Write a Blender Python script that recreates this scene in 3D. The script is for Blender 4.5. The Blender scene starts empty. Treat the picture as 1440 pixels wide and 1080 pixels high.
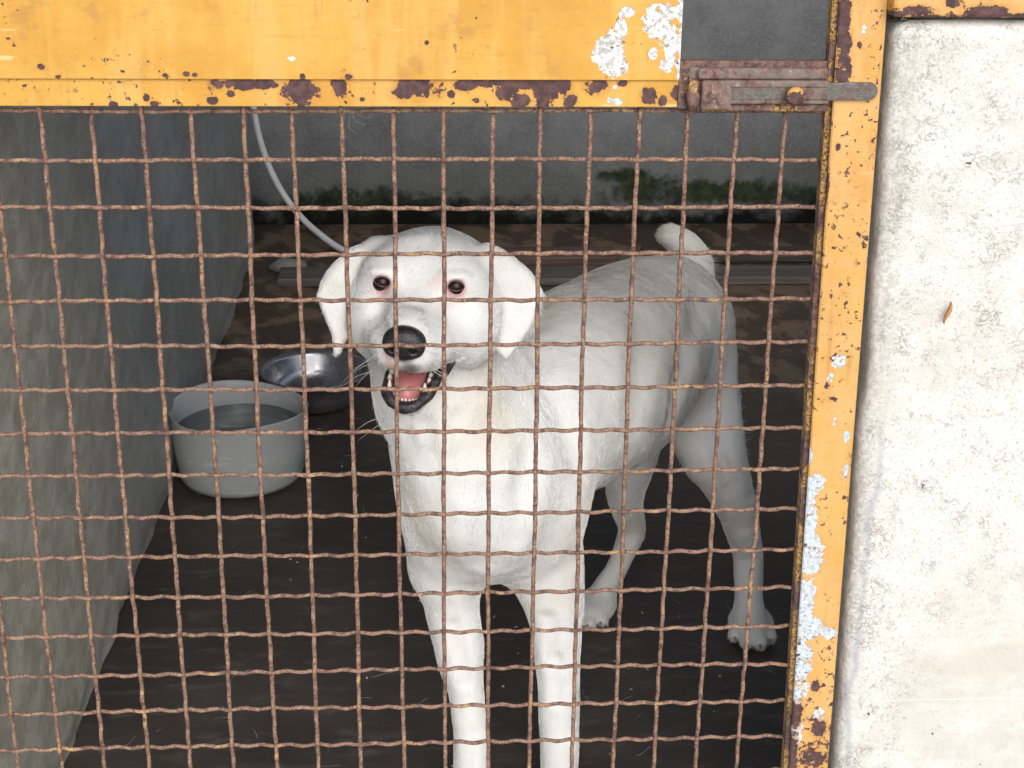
import bpy, bmesh, math, random
import numpy as np
from mathutils import Vector, Matrix

random.seed(7)
rng = np.random.default_rng(7)
scene = bpy.context.scene
C = scene.collection

# ------------------------------------------------------------------ camera
CAM_F = 2164.0                                   # focal length in pixels of a 1440 px wide frame
CAM_YAW, CAM_PITCH, CAM_ROLL = -0.05419, 1.19943, 0.01222
CAM_LOC = Vector((-0.0082, -1.2357, 1.0954))
CAM_ROT = Matrix.Rotation(CAM_YAW, 3, 'Z') @ Matrix.Rotation(CAM_PITCH, 3, 'X') @ Matrix.Rotation(CAM_ROLL, 3, 'Z')
cam_data = bpy.data.cameras.new('camera')
cam_data.sensor_width = 36.0
cam_data.lens = CAM_F / 1440.0 * 36.0
cam_data.clip_start = 0.02
cam_data.clip_end = 500.0
cam = bpy.data.objects.new('camera', cam_data)
cam.matrix_world = Matrix.Translation(CAM_LOC) @ CAM_ROT.to_4x4()
C.objects.link(cam)
scene.camera = cam

# ------------------------------------------------------------------ sky, sun, exposure
SUN_EL, SUN_AZ = math.radians(33), math.radians(171)      # low, soft, behind the photographer
world = bpy.data.worlds.new('World')
scene.world = world
world.use_nodes = True
wn = world.node_tree
bg = wn.nodes['Background']
sky = wn.nodes.new('ShaderNodeTexSky')
sky.sky_type = 'NISHITA'
sky.sun_disc = False
sky.sun_elevation = SUN_EL
sky.sun_rotation = SUN_AZ
sky.air_density = 1.0
sky.dust_density = 1.2
sky.ozone_density = 0.6
hs = wn.nodes.new('ShaderNodeHueSaturation')
hs.inputs['Saturation'].default_value = 0.62               # thin overcast
wn.links.new(sky.outputs[0], hs.inputs['Color'])
wn.links.new(hs.outputs[0], bg.inputs['Color'])
bg.inputs['Strength'].default_value = 0.10
sun_data = bpy.data.lights.new('sun', 'SUN')
sun_data.energy = 1.5
sun_data.angle = math.radians(50)
sun_data.color = (1.0, 0.985, 0.965)
sun = bpy.data.objects.new('sun', sun_data)
sun_dir = Vector((math.sin(SUN_AZ) * math.cos(SUN_EL), math.cos(SUN_AZ) * math.cos(SUN_EL), math.sin(SUN_EL)))
sun.rotation_euler = sun_dir.to_track_quat('Z', 'Y').to_euler()
C.objects.link(sun)
scene.view_settings.view_transform = 'Standard'
scene.view_settings.look = 'None'
scene.view_settings.gamma = 1.0
scene.view_settings.exposure = 0.90
scene.render.engine = 'CYCLES'
scene.cycles.max_bounces = 7
scene.cycles.diffuse_bounces = 4
scene.cycles.glossy_bounces = 3
scene.cycles.transmission_bounces = 6
scene.cycles.transparent_max_bounces = 7
scene.cycles.use_denoising = True
scene.cycles.use_adaptive_sampling = True
scene.cycles.adaptive_threshold = 0.02


def U(px, py, Y):
    """the point at depth Y of the place that photograph position (px, py) looks at"""
    d = CAM_ROT @ Vector(((px - 720.0) / CAM_F, -(py - 540.0) / CAM_F, -1.0))
    return CAM_LOC + d * ((Y - CAM_LOC.y) / d.y)


def UZ(px, py, Z):
    d = CAM_ROT @ Vector(((px - 720.0) / CAM_F, -(py - 540.0) / CAM_F, -1.0))
    return CAM_LOC + d * ((Z - CAM_LOC.z) / d.z)


def PX(p, n):
    """n photograph pixels in metres at the distance of p"""
    v = CAM_ROT.transposed() @ (Vector(p) - CAM_LOC)
    return n * (-v.z) / CAM_F


# ------------------------------------------------------------------ material helpers
class NT:
    def __init__(self, name):
        self.m = bpy.data.materials.new(name)
        self.m.use_nodes = True
        self.t = self.m.node_tree
        self.b = self.t.nodes['Principled BSDF']
        self.out = self.t.nodes['Material Output']
        self._co = None

    def n(self, typ, **kw):
        x = self.t.nodes.new(typ)
        for k, v in kw.items():
            setattr(x, k, v)
        return x

    def l(self, a, b):
        self.t.links.new(a, b)

    def put(self, sock, v):
        if hasattr(v, 'is_output') or isinstance(v, bpy.types.NodeSocket):
            self.l(v, sock)
        else:
            if isinstance(v, (tuple, list)) and len(v) == 3 and sock.type == 'RGBA':
                v = (*v, 1.0)
            sock.default_value = v

    @property
    def co(self):
        if self._co is None:
            self._co = self.n('ShaderNodeTexCoord').outputs['Object']
        return self._co

    def mapped(self, scale=(1, 1, 1), loc=(0, 0, 0), rot=(0, 0, 0)):
        m = self.n('ShaderNodeMapping')
        self.l(self.co, m.inputs['Vector'])
        m.inputs['Scale'].default_value = scale
        m.inputs['Location'].default_value = loc
        m.inputs['Rotation'].default_value = rot
        return m.outputs[0]

    def noise(self, scale, detail=4, rough=0.6, vec=None, dist=0.0):
        x = self.n('ShaderNodeTexNoise')
        self.l(vec if vec is not None else self.co, x.inputs['Vector'])
        x.inputs['Scale'].default_value = scale
        x.inputs['Detail'].default_value = detail
        x.inputs['Roughness'].default_value = rough
        x.inputs['Distortion'].default_value = dist
        return x.outputs['Fac']

    def voro(self, scale, feature='F1', vec=None, out='Distance', rand=1.0):
        x = self.n('ShaderNodeTexVoronoi', feature=feature)
        self.l(vec if vec is not None else self.co, x.inputs['Vector'])
        x.inputs['Scale'].default_value = scale
        x.inputs['Randomness'].default_value = rand
        return x.outputs[out]

    def math(self, op, a, b=0.0, c=0.0, clamp=False):
        x = self.n('ShaderNodeMath', operation=op, use_clamp=clamp)
        self.put(x.inputs[0], a)
        self.put(x.inputs[1], b)
        if op in ('MULTIPLY_ADD', 'SMOOTH_MIN', 'SMOOTH_MAX', 'COMPARE'):
            self.put(x.inputs[2], c)
        return x.outputs[0]

    def ramp(self, v, lo, hi, a=0.0, b=1.0, smooth=True):
        x = self.n('ShaderNodeMapRange', interpolation_type='SMOOTHSTEP' if smooth else 'LINEAR')
        self.put(x.inputs['Value'], v)
        x.inputs['From Min'].default_value = lo
        x.inputs['From Max'].default_value = hi
        x.inputs['To Min'].default_value = a
        x.inputs['To Max'].default_value = b
        return x.outputs[0]

    def mix(self, f, a, b, blend='MIX'):
        x = self.n('ShaderNodeMix', data_type='RGBA', blend_type=blend)
        self.put(x.inputs['Factor'], f)
        self.put(x.inputs['A'], a) if False else None
        ia = [s for s in x.inputs if s.name == 'A' and s.type == 'RGBA'][0]
        ib = [s for s in x.inputs if s.name == 'B' and s.type == 'RGBA'][0]
        self.put(ia, a)
        self.put(ib, b)
        return [s for s in x.outputs if s.type == 'RGBA'][0]

    def xyz(self):
        s = self.n('ShaderNodeSeparateXYZ')
        self.l(self.co, s.inputs[0])
        return s.outputs

    def bump(self, h, strength=0.5, dist=0.002, prev=None):
        x = self.n('ShaderNodeBump')
        x.inputs['Strength'].default_value = strength
        x.inputs['Distance'].default_value = dist
        self.put(x.inputs['Height'], h)
        if prev is not None:
            self.l(prev, x.inputs['Normal'])
        return x.outputs[0]

    def blobs(self, spots, warp, zscale=1.0):
        """field that is small inside a list of ragged spots (x, z, rx, rz) on the x-z plane"""
        X, _, Z = self.xyz()
        acc = None
        for (cx, cz, rx, rz) in spots:
            dx = self.math('MULTIPLY', self.math('SUBTRACT', X, cx), 1.0 / rx)
            dz = self.math('MULTIPLY', self.math('SUBTRACT', Z, cz), 1.0 / rz)
            d = self.math('ADD', self.math('MULTIPLY', dx, dx), self.math('MULTIPLY', dz, dz))
            acc = d if acc is None else self.math('MINIMUM', acc, d)
        return self.math('ADD', acc, warp)

    def set(self, color=None, rough=None, normal=None, metal=None, spec=None, **kw):
        for nme, v in (('Base Color', color), ('Roughness', rough), ('Normal', normal), ('Metallic', metal), ('Specular IOR Level', spec)):
            if v is not None:
                self.put(self.b.inputs[nme], v)
        for k, v in kw.items():
            self.put(self.b.inputs[k], v)
        return self.m


# ------------------------------------------------------------------ object helpers
def link(name, mesh, mat=None, parent=None):
    o = bpy.data.objects.new(name, mesh)
    C.objects.link(o)
    if mat is not None and not mesh.materials:
        mesh.materials.append(mat)
    if parent is not None:
        o.parent = parent
    return o


def tag(o, label=None, cat=None, group=None, kind=None):
    for k, v in (('label', label), ('category', cat), ('group', group), ('kind', kind)):
        if v:
            o[k] = v
    return o


def empty(name, loc=(0, 0, 0)):
    o = bpy.data.objects.new(name, None)
    o.location = loc
    o.empty_display_size = 0.05
    C.objects.link(o)
    return o


def mesh_of(name, verts, faces, smooth=False):
    me = bpy.data.meshes.new(name)
    me.from_pydata([tuple(map(float, v)) for v in verts], [], [tuple(f) for f in faces])
    me.update()
    if smooth:
        me.polygons.foreach_set('use_smooth', [True] * len(me.polygons))
    return me


def box_mesh(name, lo, hi, bevel=0.0, seg=2):
    bm = bmesh.new()
    bmesh.ops.create_cube(bm, size=1.0)
    lo, hi = Vector(lo), Vector(hi)
    for v in bm.verts:
        v.co = Vector([(lo[i] + hi[i]) / 2 + v.co[i] * (hi[i] - lo[i]) for i in range(3)])
    if bevel > 0:
        bmesh.ops.bevel(bm, geom=bm.edges[:], offset=bevel, segments=seg, affect='EDGES', profile=0.5)
    me = bpy.data.meshes.new(name)
    bm.to_mesh(me)
    bm.free()
    return me


def box(name, lo, hi, mat, parent=None, bevel=0.0, seg=2):
    return link(name, box_mesh(name, lo, hi, bevel, seg), mat, parent)


def tube_mesh(name, pts, rad, sides=8, cap=True):
    pts = [Vector(p) for p in pts]
    n = len(pts)
    rads = rad if hasattr(rad, '__len__') else [rad] * n
    verts, faces = [], []
    t0 = (pts[1] - pts[0]).normalized()
    ref = Vector((0, 1, 0)) if abs(t0.y) < 0.8 else Vector((1, 0, 0))
    nrm = (ref - t0 * ref.dot(t0)).normalized()
    for k, p in enumerate(pts):
        t = (pts[min(k + 1, n - 1)] - pts[max(k - 1, 0)]).normalized()
        nrm = (nrm - t * nrm.dot(t)).normalized()
        bn = t.cross(nrm)
        for s in range(sides):
            a = 2 * math.pi * s / sides
            verts.append(p + (nrm * math.cos(a) + bn * math.sin(a)) * rads[k])
    for k in range(n - 1):
        for s in range(sides):
            a, b = k * sides + s, k * sides + (s + 1) % sides
            faces.append((a, a + sides, b + sides, b))
    if cap:
        faces.append(tuple(range(sides)))
        faces.append(tuple(reversed(range((n - 1) * sides, n * sides))))
    me = mesh_of(name, verts, faces, True)
    return me


def lathe_mesh(name, prof, seg=64, center=(0, 0, 0), wob=None):
    """prof: list of (r, z) walked once; closed where r is 0"""
    verts, faces, rings = [], [], []
    cx, cy, cz = center
    for (r, z) in prof:
        if r < 1e-6:
            rings.append([len(verts)])
            verts.append((cx, cy, cz + z))
        else:
            ring = []
            for s in range(seg):
                a = 2 * math.pi * s / seg
                rr, zz = (r, z) if wob is None else wob(r, z, a)
                ring.append(len(verts))
                verts.append((cx + rr * math.cos(a), cy + rr * math.sin(a), cz + zz))
            rings.append(ring)
    for A, B in zip(rings[:-1], rings[1:]):
        for s in range(seg):
            q = (s + 1) % seg
            if len(A) == 1 and len(B) > 1:
                faces.append((A[0], B[q], B[s]))
            elif len(B) == 1 and len(A) > 1:
                faces.append((A[s], A[q], B[0]))
            elif len(A) > 1:
                faces.append((A[s], A[q], B[q], B[s]))
    return mesh_of(name, verts, faces, True)


def vnoise(P, scale, seed=0, octaves=3):
    """cheap smooth 3-D value noise for numpy arrays, about -1..1"""
    P = np.asarray(P, dtype=np.float64)
    out = np.zeros(P.shape[:-1])
    amp, tot = 1.0, 0.0
    for o in range(octaves):
        q = P * scale * (2 ** o) + 17.3 * (o + 1) + seed * 3.7
        i = np.floor(q).astype(np.int64)
        f = q - i
        f = f * f * (3 - 2 * f)
        acc = 0
        for dx in (0, 1):
            for dy in (0, 1):
                for dz in (0, 1):
                    h = ((i[..., 0] + dx) * 374761393 + (i[..., 1] + dy) * 668265263 + (i[..., 2] + dz) * 2147483647 + seed * 974711) & 0xffffffff
                    h = ((h ^ (h >> 13)) * 1274126177) & 0xffffffff
                    val = ((h ^ (h >> 16)) & 0xffff) / 32767.5 - 1.0
                    w = (f[..., 0] if dx else 1 - f[..., 0]) * (f[..., 1] if dy else 1 - f[..., 1]) * (f[..., 2] if dz else 1 - f[..., 2])
                    acc = acc + val * w
        out += acc * amp
        tot += amp
        amp *= 0.5
    return out / tot
# ------------------------------------------------------------------ materials of the place
YF = -.010                                        # depth of the gate's front


def S(px, py, Y=YF):
    p = U(px, py, Y)
    return p.x, p.z


def spots(lst, Y=YF):
    out = []
    for (x, y, rx, ry) in lst:
        p = U(x, y, Y)
        out.append((p.x, p.z, PX(p, rx), PX(p, ry) * 1.06))
    return out


def grow(lst, k):
    return [(x, z, rx * k, rz * k) for (x, z, rx, rz) in lst]


def yellow_paint(name, rust=(), white=(), blue=(), speck=0.5, fade=0.0, rust_edge=None, grime=0.5):
    M = NT(name)
    w0 = M.noise(48, 6, .72)
    w2 = M.noise(260, 4, .6)
    warp = M.math('MULTIPLY', M.math('SUBTRACT', M.math('ADD', M.math('MULTIPLY', w0, .75), M.math('MULTIPLY', w2, .25)), .5), 7.0)
    streak = M.noise(14, 4, .6, M.mapped((2.2, 1, .35)))
    blot = M.noise(9, 6, .66)
    fine = M.noise(150, 3, .6, M.mapped((.35, 1, 1.6)))
    col = M.mix(M.ramp(blot, .36, .64), (.635, .360, .070), (.56, .280, .042))
    col = M.mix(M.ramp(streak, .44, .62, 0, .65), col, (.66, .395, .115))
    col = M.mix(M.ramp(fine, .54, .74, 0, .45), col, (.52, .25, .05))
    # grime rubbed into the paint, scuffs and small chips
    dirt = M.math('MULTIPLY', M.ramp(M.noise(26, 7, .74), .52, .66), M.ramp(M.noise(4.5, 3), .40, .60, .15, 1))
    col = M.mix(M.math('MULTIPLY', dirt, grime), col, (.40, .20, .06))
    scr = M.math('MULTIPLY', M.ramp(M.noise(70, 3, .6, M.mapped((.12, 1, 1.5), (3, 0, 1), (0, .5, 0))), .66, .70), M.ramp(M.noise(12, 2), .5, .6))
    col = M.mix(M.math('MULTIPLY', scr, .5), col, (.86, .66, .36))
    h = M.math('MULTIPLY', w2, .25)
    rough = M.ramp(fine, .3, .7, .48, .66)
    if fade:
        col = M.mix(M.math('MULTIPLY', M.ramp(w0, .3, .7, .4, 1.3), fade), col, (.66, .40, .22))
    # pale undercoat where the top coat has flaked
    for lst, c1, c2 in ((white, (.70, .71, .70), (.42, .40, .37)), (blue, (.56, .63, .70), (.46, .47, .48))):
        if lst:
            bl = M.blobs(lst, warp)
            m = M.math('SUBTRACT', 1.0, M.ramp(bl, .80, .98))
            rim = M.math('SUBTRACT', 1.0, M.ramp(bl, .9, 1.7))
            col = M.mix(M.math('MULTIPLY', rim, .35), col, (.60, .30, .08))
            uc = M.mix(M.ramp(w2, .42, .62), c1, c2)
            uc = M.mix(M.ramp(M.noise(330, 3, .7), .58, .66), uc, (.26, .21, .18))
            col = M.mix(m, col, uc)
            h = M.math('SUBTRACT', h, M.math('MULTIPLY', m, .8))
    # rust showing through
    rc = M.mix(M.ramp(M.noise(130, 4, .7), .38, .66), (.070, .036, .036), (.13, .070, .062))
    rm = None
    if rust:
        rb = M.blobs(rust, warp)
        col = M.mix(M.math('MULTIPLY', M.ramp(rb, .9, 2.6, 1, 0), .38), col, (.45, .19, .045))
        rm = M.math('SUBTRACT', 1.0, M.ramp(rb, .82, .98))
    sp = M.math('MULTIPLY', M.ramp(M.noise(170, 3, .65), .655 - .05 * speck, .685 - .05 * speck), M.ramp(M.noise(11, 3, .6), .60 - .22 * speck, .74 - .22 * speck))
    if rust_edge is not None:
        ax, lo, hi, amt = rust_edge
        e = M.ramp(M.xyz()[ax], lo, hi, 0, 1)
        sp = M.math('MAXIMUM', sp, M.ramp(M.math('ADD', M.math('MULTIPLY', e, amt), M.noise(110, 5, .7)), .80, .84))
    rm = sp if rm is None else M.math('MAXIMUM', rm, sp)
    run = M.math('MULTIPLY', M.ramp(M.noise(75, 4, .65, M.mapped((1.4, 1, .12))), .56, .70), M.ramp(M.noise(8, 3), .44, .60))
    col = M.mix(M.math('MULTIPLY', run, .45 * min(1, .4 + speck)), col, (.40, .17, .05))
    col = M.mix(M.math('MULTIPLY', M.ramp(rm, 0.02, .5), .6), col, (.42, .19, .06))
    col = M.mix(M.ramp(rm, .25, .75), col, rc)
    h = M.math('SUBTRACT', h, rm)
    rough = M.math('ADD', rough, M.math('MULTIPLY', rm, .25))
    M.set(col, rough, M.bump(h, .5, .0012), spec=.4)
    return M.m


def rust_mat(name, paint=0.35, grey=0.0):
    M = NT(name)
    a = M.noise(120, 5, .7)
    b = M.noise(420, 3, .65)
    c = M.noise(34, 4, .6)
    col = M.mix(M.ramp(a, .36, .64), (.085, .048, .043), (.23, .135, .108))
    col = M.mix(M.ramp(b, .55, .72, 0, .7), col, (.36, .27, .21))
    col = M.mix(M.math('MULTIPLY', M.ramp(c, .62 - .2 * paint, .70 - .2 * paint), M.ramp(b, .44, .56)), col, (.56, .33, .10))
    if grey:
        col = M.mix(M.math('MULTIPLY', M.ramp(M.noise(55, 5, .7), .40, .62), grey), col, (.22, .185, .155))
        col = M.mix(M.math('MULTIPLY', M.ramp(M.noise(75, 5, .7), .60, .72), grey), col, (.50, .44, .35))
    M.set(col, .8, M.bump(M.math('ADD', a, M.math('MULTIPLY', b, .6)), .8, .0011), spec=.25)
    return M.m


def wire_mat():
    M = NT('rusted_wire')
    rnd = M.n('ShaderNodeObjectInfo').outputs['Random']
    a = M.noise(230, 4, .7)
    b = M.noise(520, 3, .65)
    c = M.noise(30, 3, .6)
    col = M.mix(M.ramp(a, .34, .58), (.115, .058, .046), (.28, .160, .108))
    col = M.mix(M.ramp(b, .50, .66, 0, .75), col, (.44, .30, .195))
    col = M.mix(M.math('MULTIPLY', M.ramp(c, .54, .70, 0, .8), M.ramp(a, .42, .60)), col, (.58, .36, .14))
    col = M.mix(M.ramp(M.noise(330, 3, .6), .60, .72, 0, .7), col, (.50, .40, .32))
    col = M.mix(M.ramp(M.noise(85, 4, .7), .52, .62, 0, .75), col, (.095, .052, .048))
    M.set(col, .72, M.bump(M.math('ADD', a, b), .9, .0012), spec=.35)
    return M.m


def plaster(name, dark, light, scale=1.0, streak=0.0, moss=None, bump=.6, rough=.85, black=None, olive=None, squash=1.0):
    M = NT(name)
    if squash != 1.0:
        M._co = M.mapped((1, squash, 1))
    big = M.noise(3.2 * scale, 5, .6)
    mid = M.noise(18 * scale, 5, .65)
    fin = M.noise(120 * scale, 4, .7)
    col = M.mix(M.ramp(M.math('ADD', M.math('MULTIPLY', big, .6), M.math('MULTIPLY', mid, .4)), .36, .64), dark, light)
    col = M.mix(M.ramp(fin, .42, .70, 0, .45), col, tuple(min(1, x * 1.35) for x in light))
    h = M.math('ADD', M.math('MULTIPLY', mid, .8), M.math('MULTIPLY', fin, .35))
    if streak:
        st = M.noise(60, 4, .62, M.mapped((1, 1.2, .9)))
        col = M.mix(M.ramp(st, .56, .72, 0, streak), col, tuple(min(1, x * 1.8) for x in light))
        h = M.math('ADD', h, M.math('MULTIPLY', st, .6))
        col = M.mix(M.math('MULTIPLY', M.ramp(M.noise(150, 3, .6), .62, .70), M.ramp(mid, .42, .6)), col, (.62, .62, .58))  # pale specks put into the colour for the wall's grazing sheen
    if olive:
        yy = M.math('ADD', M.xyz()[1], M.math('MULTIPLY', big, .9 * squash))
        col = M.mix(M.ramp(yy, olive * squash, (olive + .7) * squash, .75, 0), col, M.mix(M.ramp(mid, .4, .62), (.38, .35, .27), (.54, .51, .42)))  # near end tinted olive and lighter, a light gradient put into the colour
    if moss:
        w = M.math('MULTIPLY', M.math('SUBTRACT', M.math('ADD', M.math('MULTIPLY', M.noise(16, 6, .7), .6), M.math('MULTIPLY', M.noise(55, 5, .75), .4)), .5), 6.5)
        m = M.math('SUBTRACT', 1.0, M.ramp(M.blobs(moss, w), .3, 1.6))
        gc = M.mix(M.ramp(M.noise(45, 4, .7), .4, .62), (.010, .015, .006), (.055, .082, .024))
        col = M.mix(m, col, gc)
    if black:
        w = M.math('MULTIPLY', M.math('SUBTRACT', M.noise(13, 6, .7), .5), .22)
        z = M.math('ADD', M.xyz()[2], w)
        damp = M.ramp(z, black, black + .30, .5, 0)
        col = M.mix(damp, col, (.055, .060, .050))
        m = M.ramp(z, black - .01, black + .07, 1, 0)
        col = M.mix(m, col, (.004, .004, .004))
    M.set(col, rough, M.bump(h, bump, .007 if streak else .004), spec=.3)
    return M.m


# ------------------------------------------------------------------ the setting
def ground_mat():
    M = NT('yard_concrete')
    a = M.noise(1.3, 6, .6)
    b = M.noise(40, 4, .7)
    M.set(M.mix(M.ramp(M.math('ADD', M.math('MULTIPLY', a, .6), M.math('MULTIPLY', b, .4)), .35, .65), (.22, .21, .19), (.36, .345, .32)), .9, M.bump(b, .5, .004))
    return M.m


def floor_mat():
    M = NT('damp_dark_floor')
    a = M.noise(2.6, 6, .62, dist=.6)
    b = M.noise(22, 5, .7, M.mapped((.6, 1.6, 1)))
    c = M.noise(8, 5, .68, M.mapped((1, .55, 1)), dist=.4)
    col = M.mix(M.ramp(a, .38, .64), (.042, .034, .030), (.074, .060, .051))
    col = M.mix(M.ramp(b, .50, .75, 0, .6), col, (.14, .12, .105))
    y = M.xyz()[1]
    far = M.ramp(y, 1.35, 2.0)
    col = M.mix(M.math('MULTIPLY', far, M.ramp(c, .48, .56)), col, (.30, .22, .15))
    col = M.mix(M.math('MULTIPLY', far, .45), col, (.13, .085, .055))
    wet = M.ramp(a, .40, .62, .38, .62)
    M.set(col, wet, M.bump(M.math('ADD', b, M.math('MULTIPLY', c, .6)), .35, .004), spec=.35)
    return M.m


g = link('ground', mesh_of('ground', [(-60, -60, -.10), (60, -60, -.10), (60, 60, -.10), (-60, 60, -.10)], [(0, 1, 2, 3)]), ground_mat())
tag(g, kind='structure')
fl = box('floor', (-1.5, -.035, -.096), (1.62, 2.95, 0.0), floor_mat(), bevel=.006)
tag(fl, kind='structure')
cm = plaster('roof_concrete', (.16, .155, .15), (.24, .235, .225))
rf = box('ceiling', (-1.6, -.12, 2.0), (1.75, 2.98, 2.10), cm)  # unseen; raised clear of the walls so sky light gets in
tag(rf, kind='structure')


def wall_loft(name, path, z0, ztop, dz, r_top, mat, amp, corner=None, seed=1, zdense=None, shear=None):
    """a wall as a dense sheet lofted up a plan path, with a rounded top edge and uneven skin"""
    P = np.array(path, float)
    T = np.gradient(P, axis=0)
    T /= np.linalg.norm(T, axis=1, keepdims=True)
    Nn = np.stack([T[:, 1], -T[:, 0]], 1)
    zs = list(np.arange(z0, zdense if zdense else z0, .05)) + list(np.arange(zdense if zdense else z0, ztop - r_top, dz))
    rows = [(z, 0.0) for z in zs]
    for a in np.linspace(0, math.pi / 2, 7):
        rows.append((ztop - r_top + r_top * math.sin(a), r_top * (1 - math.cos(a))))
    n = len(P)
    V = np.zeros((len(rows), n, 3))
    for k, (z, ins) in enumerate(rows):
        V[k, :, :2] = P - Nn * ins
        V[k, :, 2] = z
    N3 = np.zeros_like(V)
    N3[:, :, :2] = Nn[None]
    m = len(rows)
    for k in range(m - 6, m):
        a = (k - (m - 7)) / 6 * math.pi / 2
        N3[k, :, :2] *= math.cos(a)
        N3[k, :, 2] = math.sin(a)
    if shear is not None:
        V[..., 0] += shear(V)
    d = vnoise(V, 9, seed, 3) * amp * 1.6 + vnoise(V, 55, seed + 1, 3) * amp * .8
    if corner is not None:
        d -= corner(V)
    V = V + N3 * d[..., None]
    F = []
    for k in range(m - 1):
        for i in range(n - 1):
            a = k * n + i
            F.append((a, a + 1, a + n + 1, a + n))
    F.append(tuple(range((m - 1) * n, m * n)))
    return link(name, mesh_of(name, V.reshape(-1, 3), F, True), mat)


# back wall with moss
moss = [(505, 285, 95, 20), (600, 292, 70, 14), (450, 300, 60, 26), (905, 265, 60, 20), (985, 270, 50, 15), (1060, 270, 70, 16), (1130, 275, 40, 12), (880, 250, 40, 12), (560, 330, 200, 22), (1000, 330, 220, 18)]
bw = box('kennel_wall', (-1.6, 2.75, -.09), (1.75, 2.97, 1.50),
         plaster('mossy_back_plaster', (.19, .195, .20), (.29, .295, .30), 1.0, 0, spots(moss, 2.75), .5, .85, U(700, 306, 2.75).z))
tag(bw, 'dark grey plastered wall with green moss stains at the back, behind the tail', 'wall')
rw = box('kennel_wall', (1.50, .26, .001), (1.62, 2.748, 1.00), plaster('side_plaster', (.30, .29, .28), (.40, .39, .37)))  # unseen; kept low to let more light inside
tag(rw, kind='structure')
lw = box('kennel_wall', (-1.5, .26, .001), (-1.4, 2.748, 1.20), plaster('far_plaster', (.30, .29, .28), (.40, .39, .37)))
tag(lw, kind='structure')

# left partition
path = [(-.443, y) for y in np.arange(.012, 2.40, .016)]
path += [(-.503 + .06 * math.cos(a), 2.40 + .06 * math.sin(a)) for a in np.linspace(0, math.pi / 2, 10)]
path += [(x, 2.46) for x in np.arange(-.52, -.58, -.02)]
path += [(-.60, y) for y in np.arange(2.46, .0, -.2)]


def foot(V):
    return np.clip((.05 + .05 * vnoise(V, 9, 5, 3) - V[..., 2]) / .03, 0, 1) * .012 * np.clip(.5 + 1.1 * vnoise(V, 8, 9, 3), 0, 1.2)


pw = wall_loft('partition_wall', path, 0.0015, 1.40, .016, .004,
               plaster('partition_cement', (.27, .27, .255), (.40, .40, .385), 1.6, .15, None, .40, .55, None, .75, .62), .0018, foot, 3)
tag(pw, 'smooth grey cement partition wall receding along the left side of the kennel', 'wall')


# pale concrete at the right
def concrete_mat():
    M = NT('pale_rough_concrete')
    X, Y, Z = M.xyz()
    big = M.noise(5, 5, .6)
    mid = M.noise(34, 5, .68)
    fin = M.noise(210, 4, .72)
    vfin = M.noise(480, 3, .7)

    def contour(scale, width, seed, detail=3):
        n = M.noise(scale, detail, .62, M.mapped((1, 1, 1), (seed, seed * 2, seed * 3)), .6)
        return M.ramp(M.math('ABSOLUTE', M.math('SUBTRACT', n, .5)), .0, width, 1, 0)
    smooth = M.math('MULTIPLY', M.ramp(X, .40, .45), M.ramp(M.math('ADD', Z, M.math('MULTIPLY', big, .3)), .50, .66, 1, 0))
    roughen = M.math('SUBTRACT', 1.0, M.math('MULTIPLY', smooth, .8))
    col = M.mix(M.ramp(M.math('ADD', M.math('MULTIPLY', big, .45), M.math('MULTIPLY', mid, .55)), .38, .60), (.60, .57, .515), (.71, .69, .65))
    col = M.mix(M.ramp(fin, .40, .60, .25, 0), col, (.60, .57, .52))
    col = M.mix(M.math('MULTIPLY', smooth, M.ramp(M.noise(7, 4, .6, M.mapped((1, 1, 3))), .40, .62, .1, .8)), col, (.56, .52, .45))
    edge = M.math('ADD', M.ramp(X, .362, .394, 1, 0), M.math('MULTIPLY', M.math('SUBTRACT', mid, .5), 1.3))
    col = M.mix(M.math('MULTIPLY', M.ramp(edge, .30, 1.0), .6), col, M.mix(M.ramp(fin, .42, .58), (.36, .325, .28), (.58, .55, .51)))
    gstr = M.math('MULTIPLY', M.ramp(M.math('ABSOLUTE', M.math('SUBTRACT', M.math('ADD', X, M.math('MULTIPLY', M.noise(12, 3), .03)), .392)), .0, .005, 1, 0), M.ramp(Z, .66, .50))
    col = M.mix(M.math('MULTIPLY', gstr, .6), col, (.36, .38, .41))
    ck = M.math('MAXIMUM', contour(58, .020, 1.3), M.math('MULTIPLY', contour(120, .030, 4.1), .8))
    ck = M.math('MULTIPLY', ck, M.ramp(M.noise(30, 4, .65), .48, .66))
    ck = M.math('MULTIPLY', ck, roughen)
    col = M.mix(M.math('MULTIPLY', ck, .7), col, (.33, .285, .235))
    pit = M.math('MULTIPLY', M.ramp(vfin, .60, .68), M.ramp(roughen, 0, 1, .25, 1))
    col = M.mix(M.math('MULTIPLY', pit, .5), col, (.34, .30, .255))
    dk = M.ramp(M.noise(60, 3, .6), .735, .75)
    col = M.mix(dk, col, (.14, .13, .125))
    line = M.math('MULTIPLY', M.ramp(M.math('ABSOLUTE', M.math('SUBTRACT', M.math('ADD', Z, M.math('MULTIPLY', big, .012)), S(1300, 980, -.03)[1])), 0, .0015, 1, 0), M.ramp(X, .40, .43))
    col = M.mix(M.math('MULTIPLY', line, .3), col, (.8, .79, .77))
    h = M.math('ADD', M.math('MULTIPLY', mid, 1.0), M.math('ADD', M.math('MULTIPLY', fin, .6), M.math('MULTIPLY', vfin, .3)))
    h = M.math('SUBTRACT', M.math('MULTIPLY', h, roughen), M.math('ADD', M.math('MULTIPLY', ck, .6), M.math('MULTIPLY', pit, .5)))
    M.set(col, .9, M.bump(h, .6, .0026), spec=.25)
    return M.m


ce_t, ce_b = S(1252, 60, -.028), S(1172, 1080, -.028)
cx0 = ce_t[0] + .0025


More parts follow.
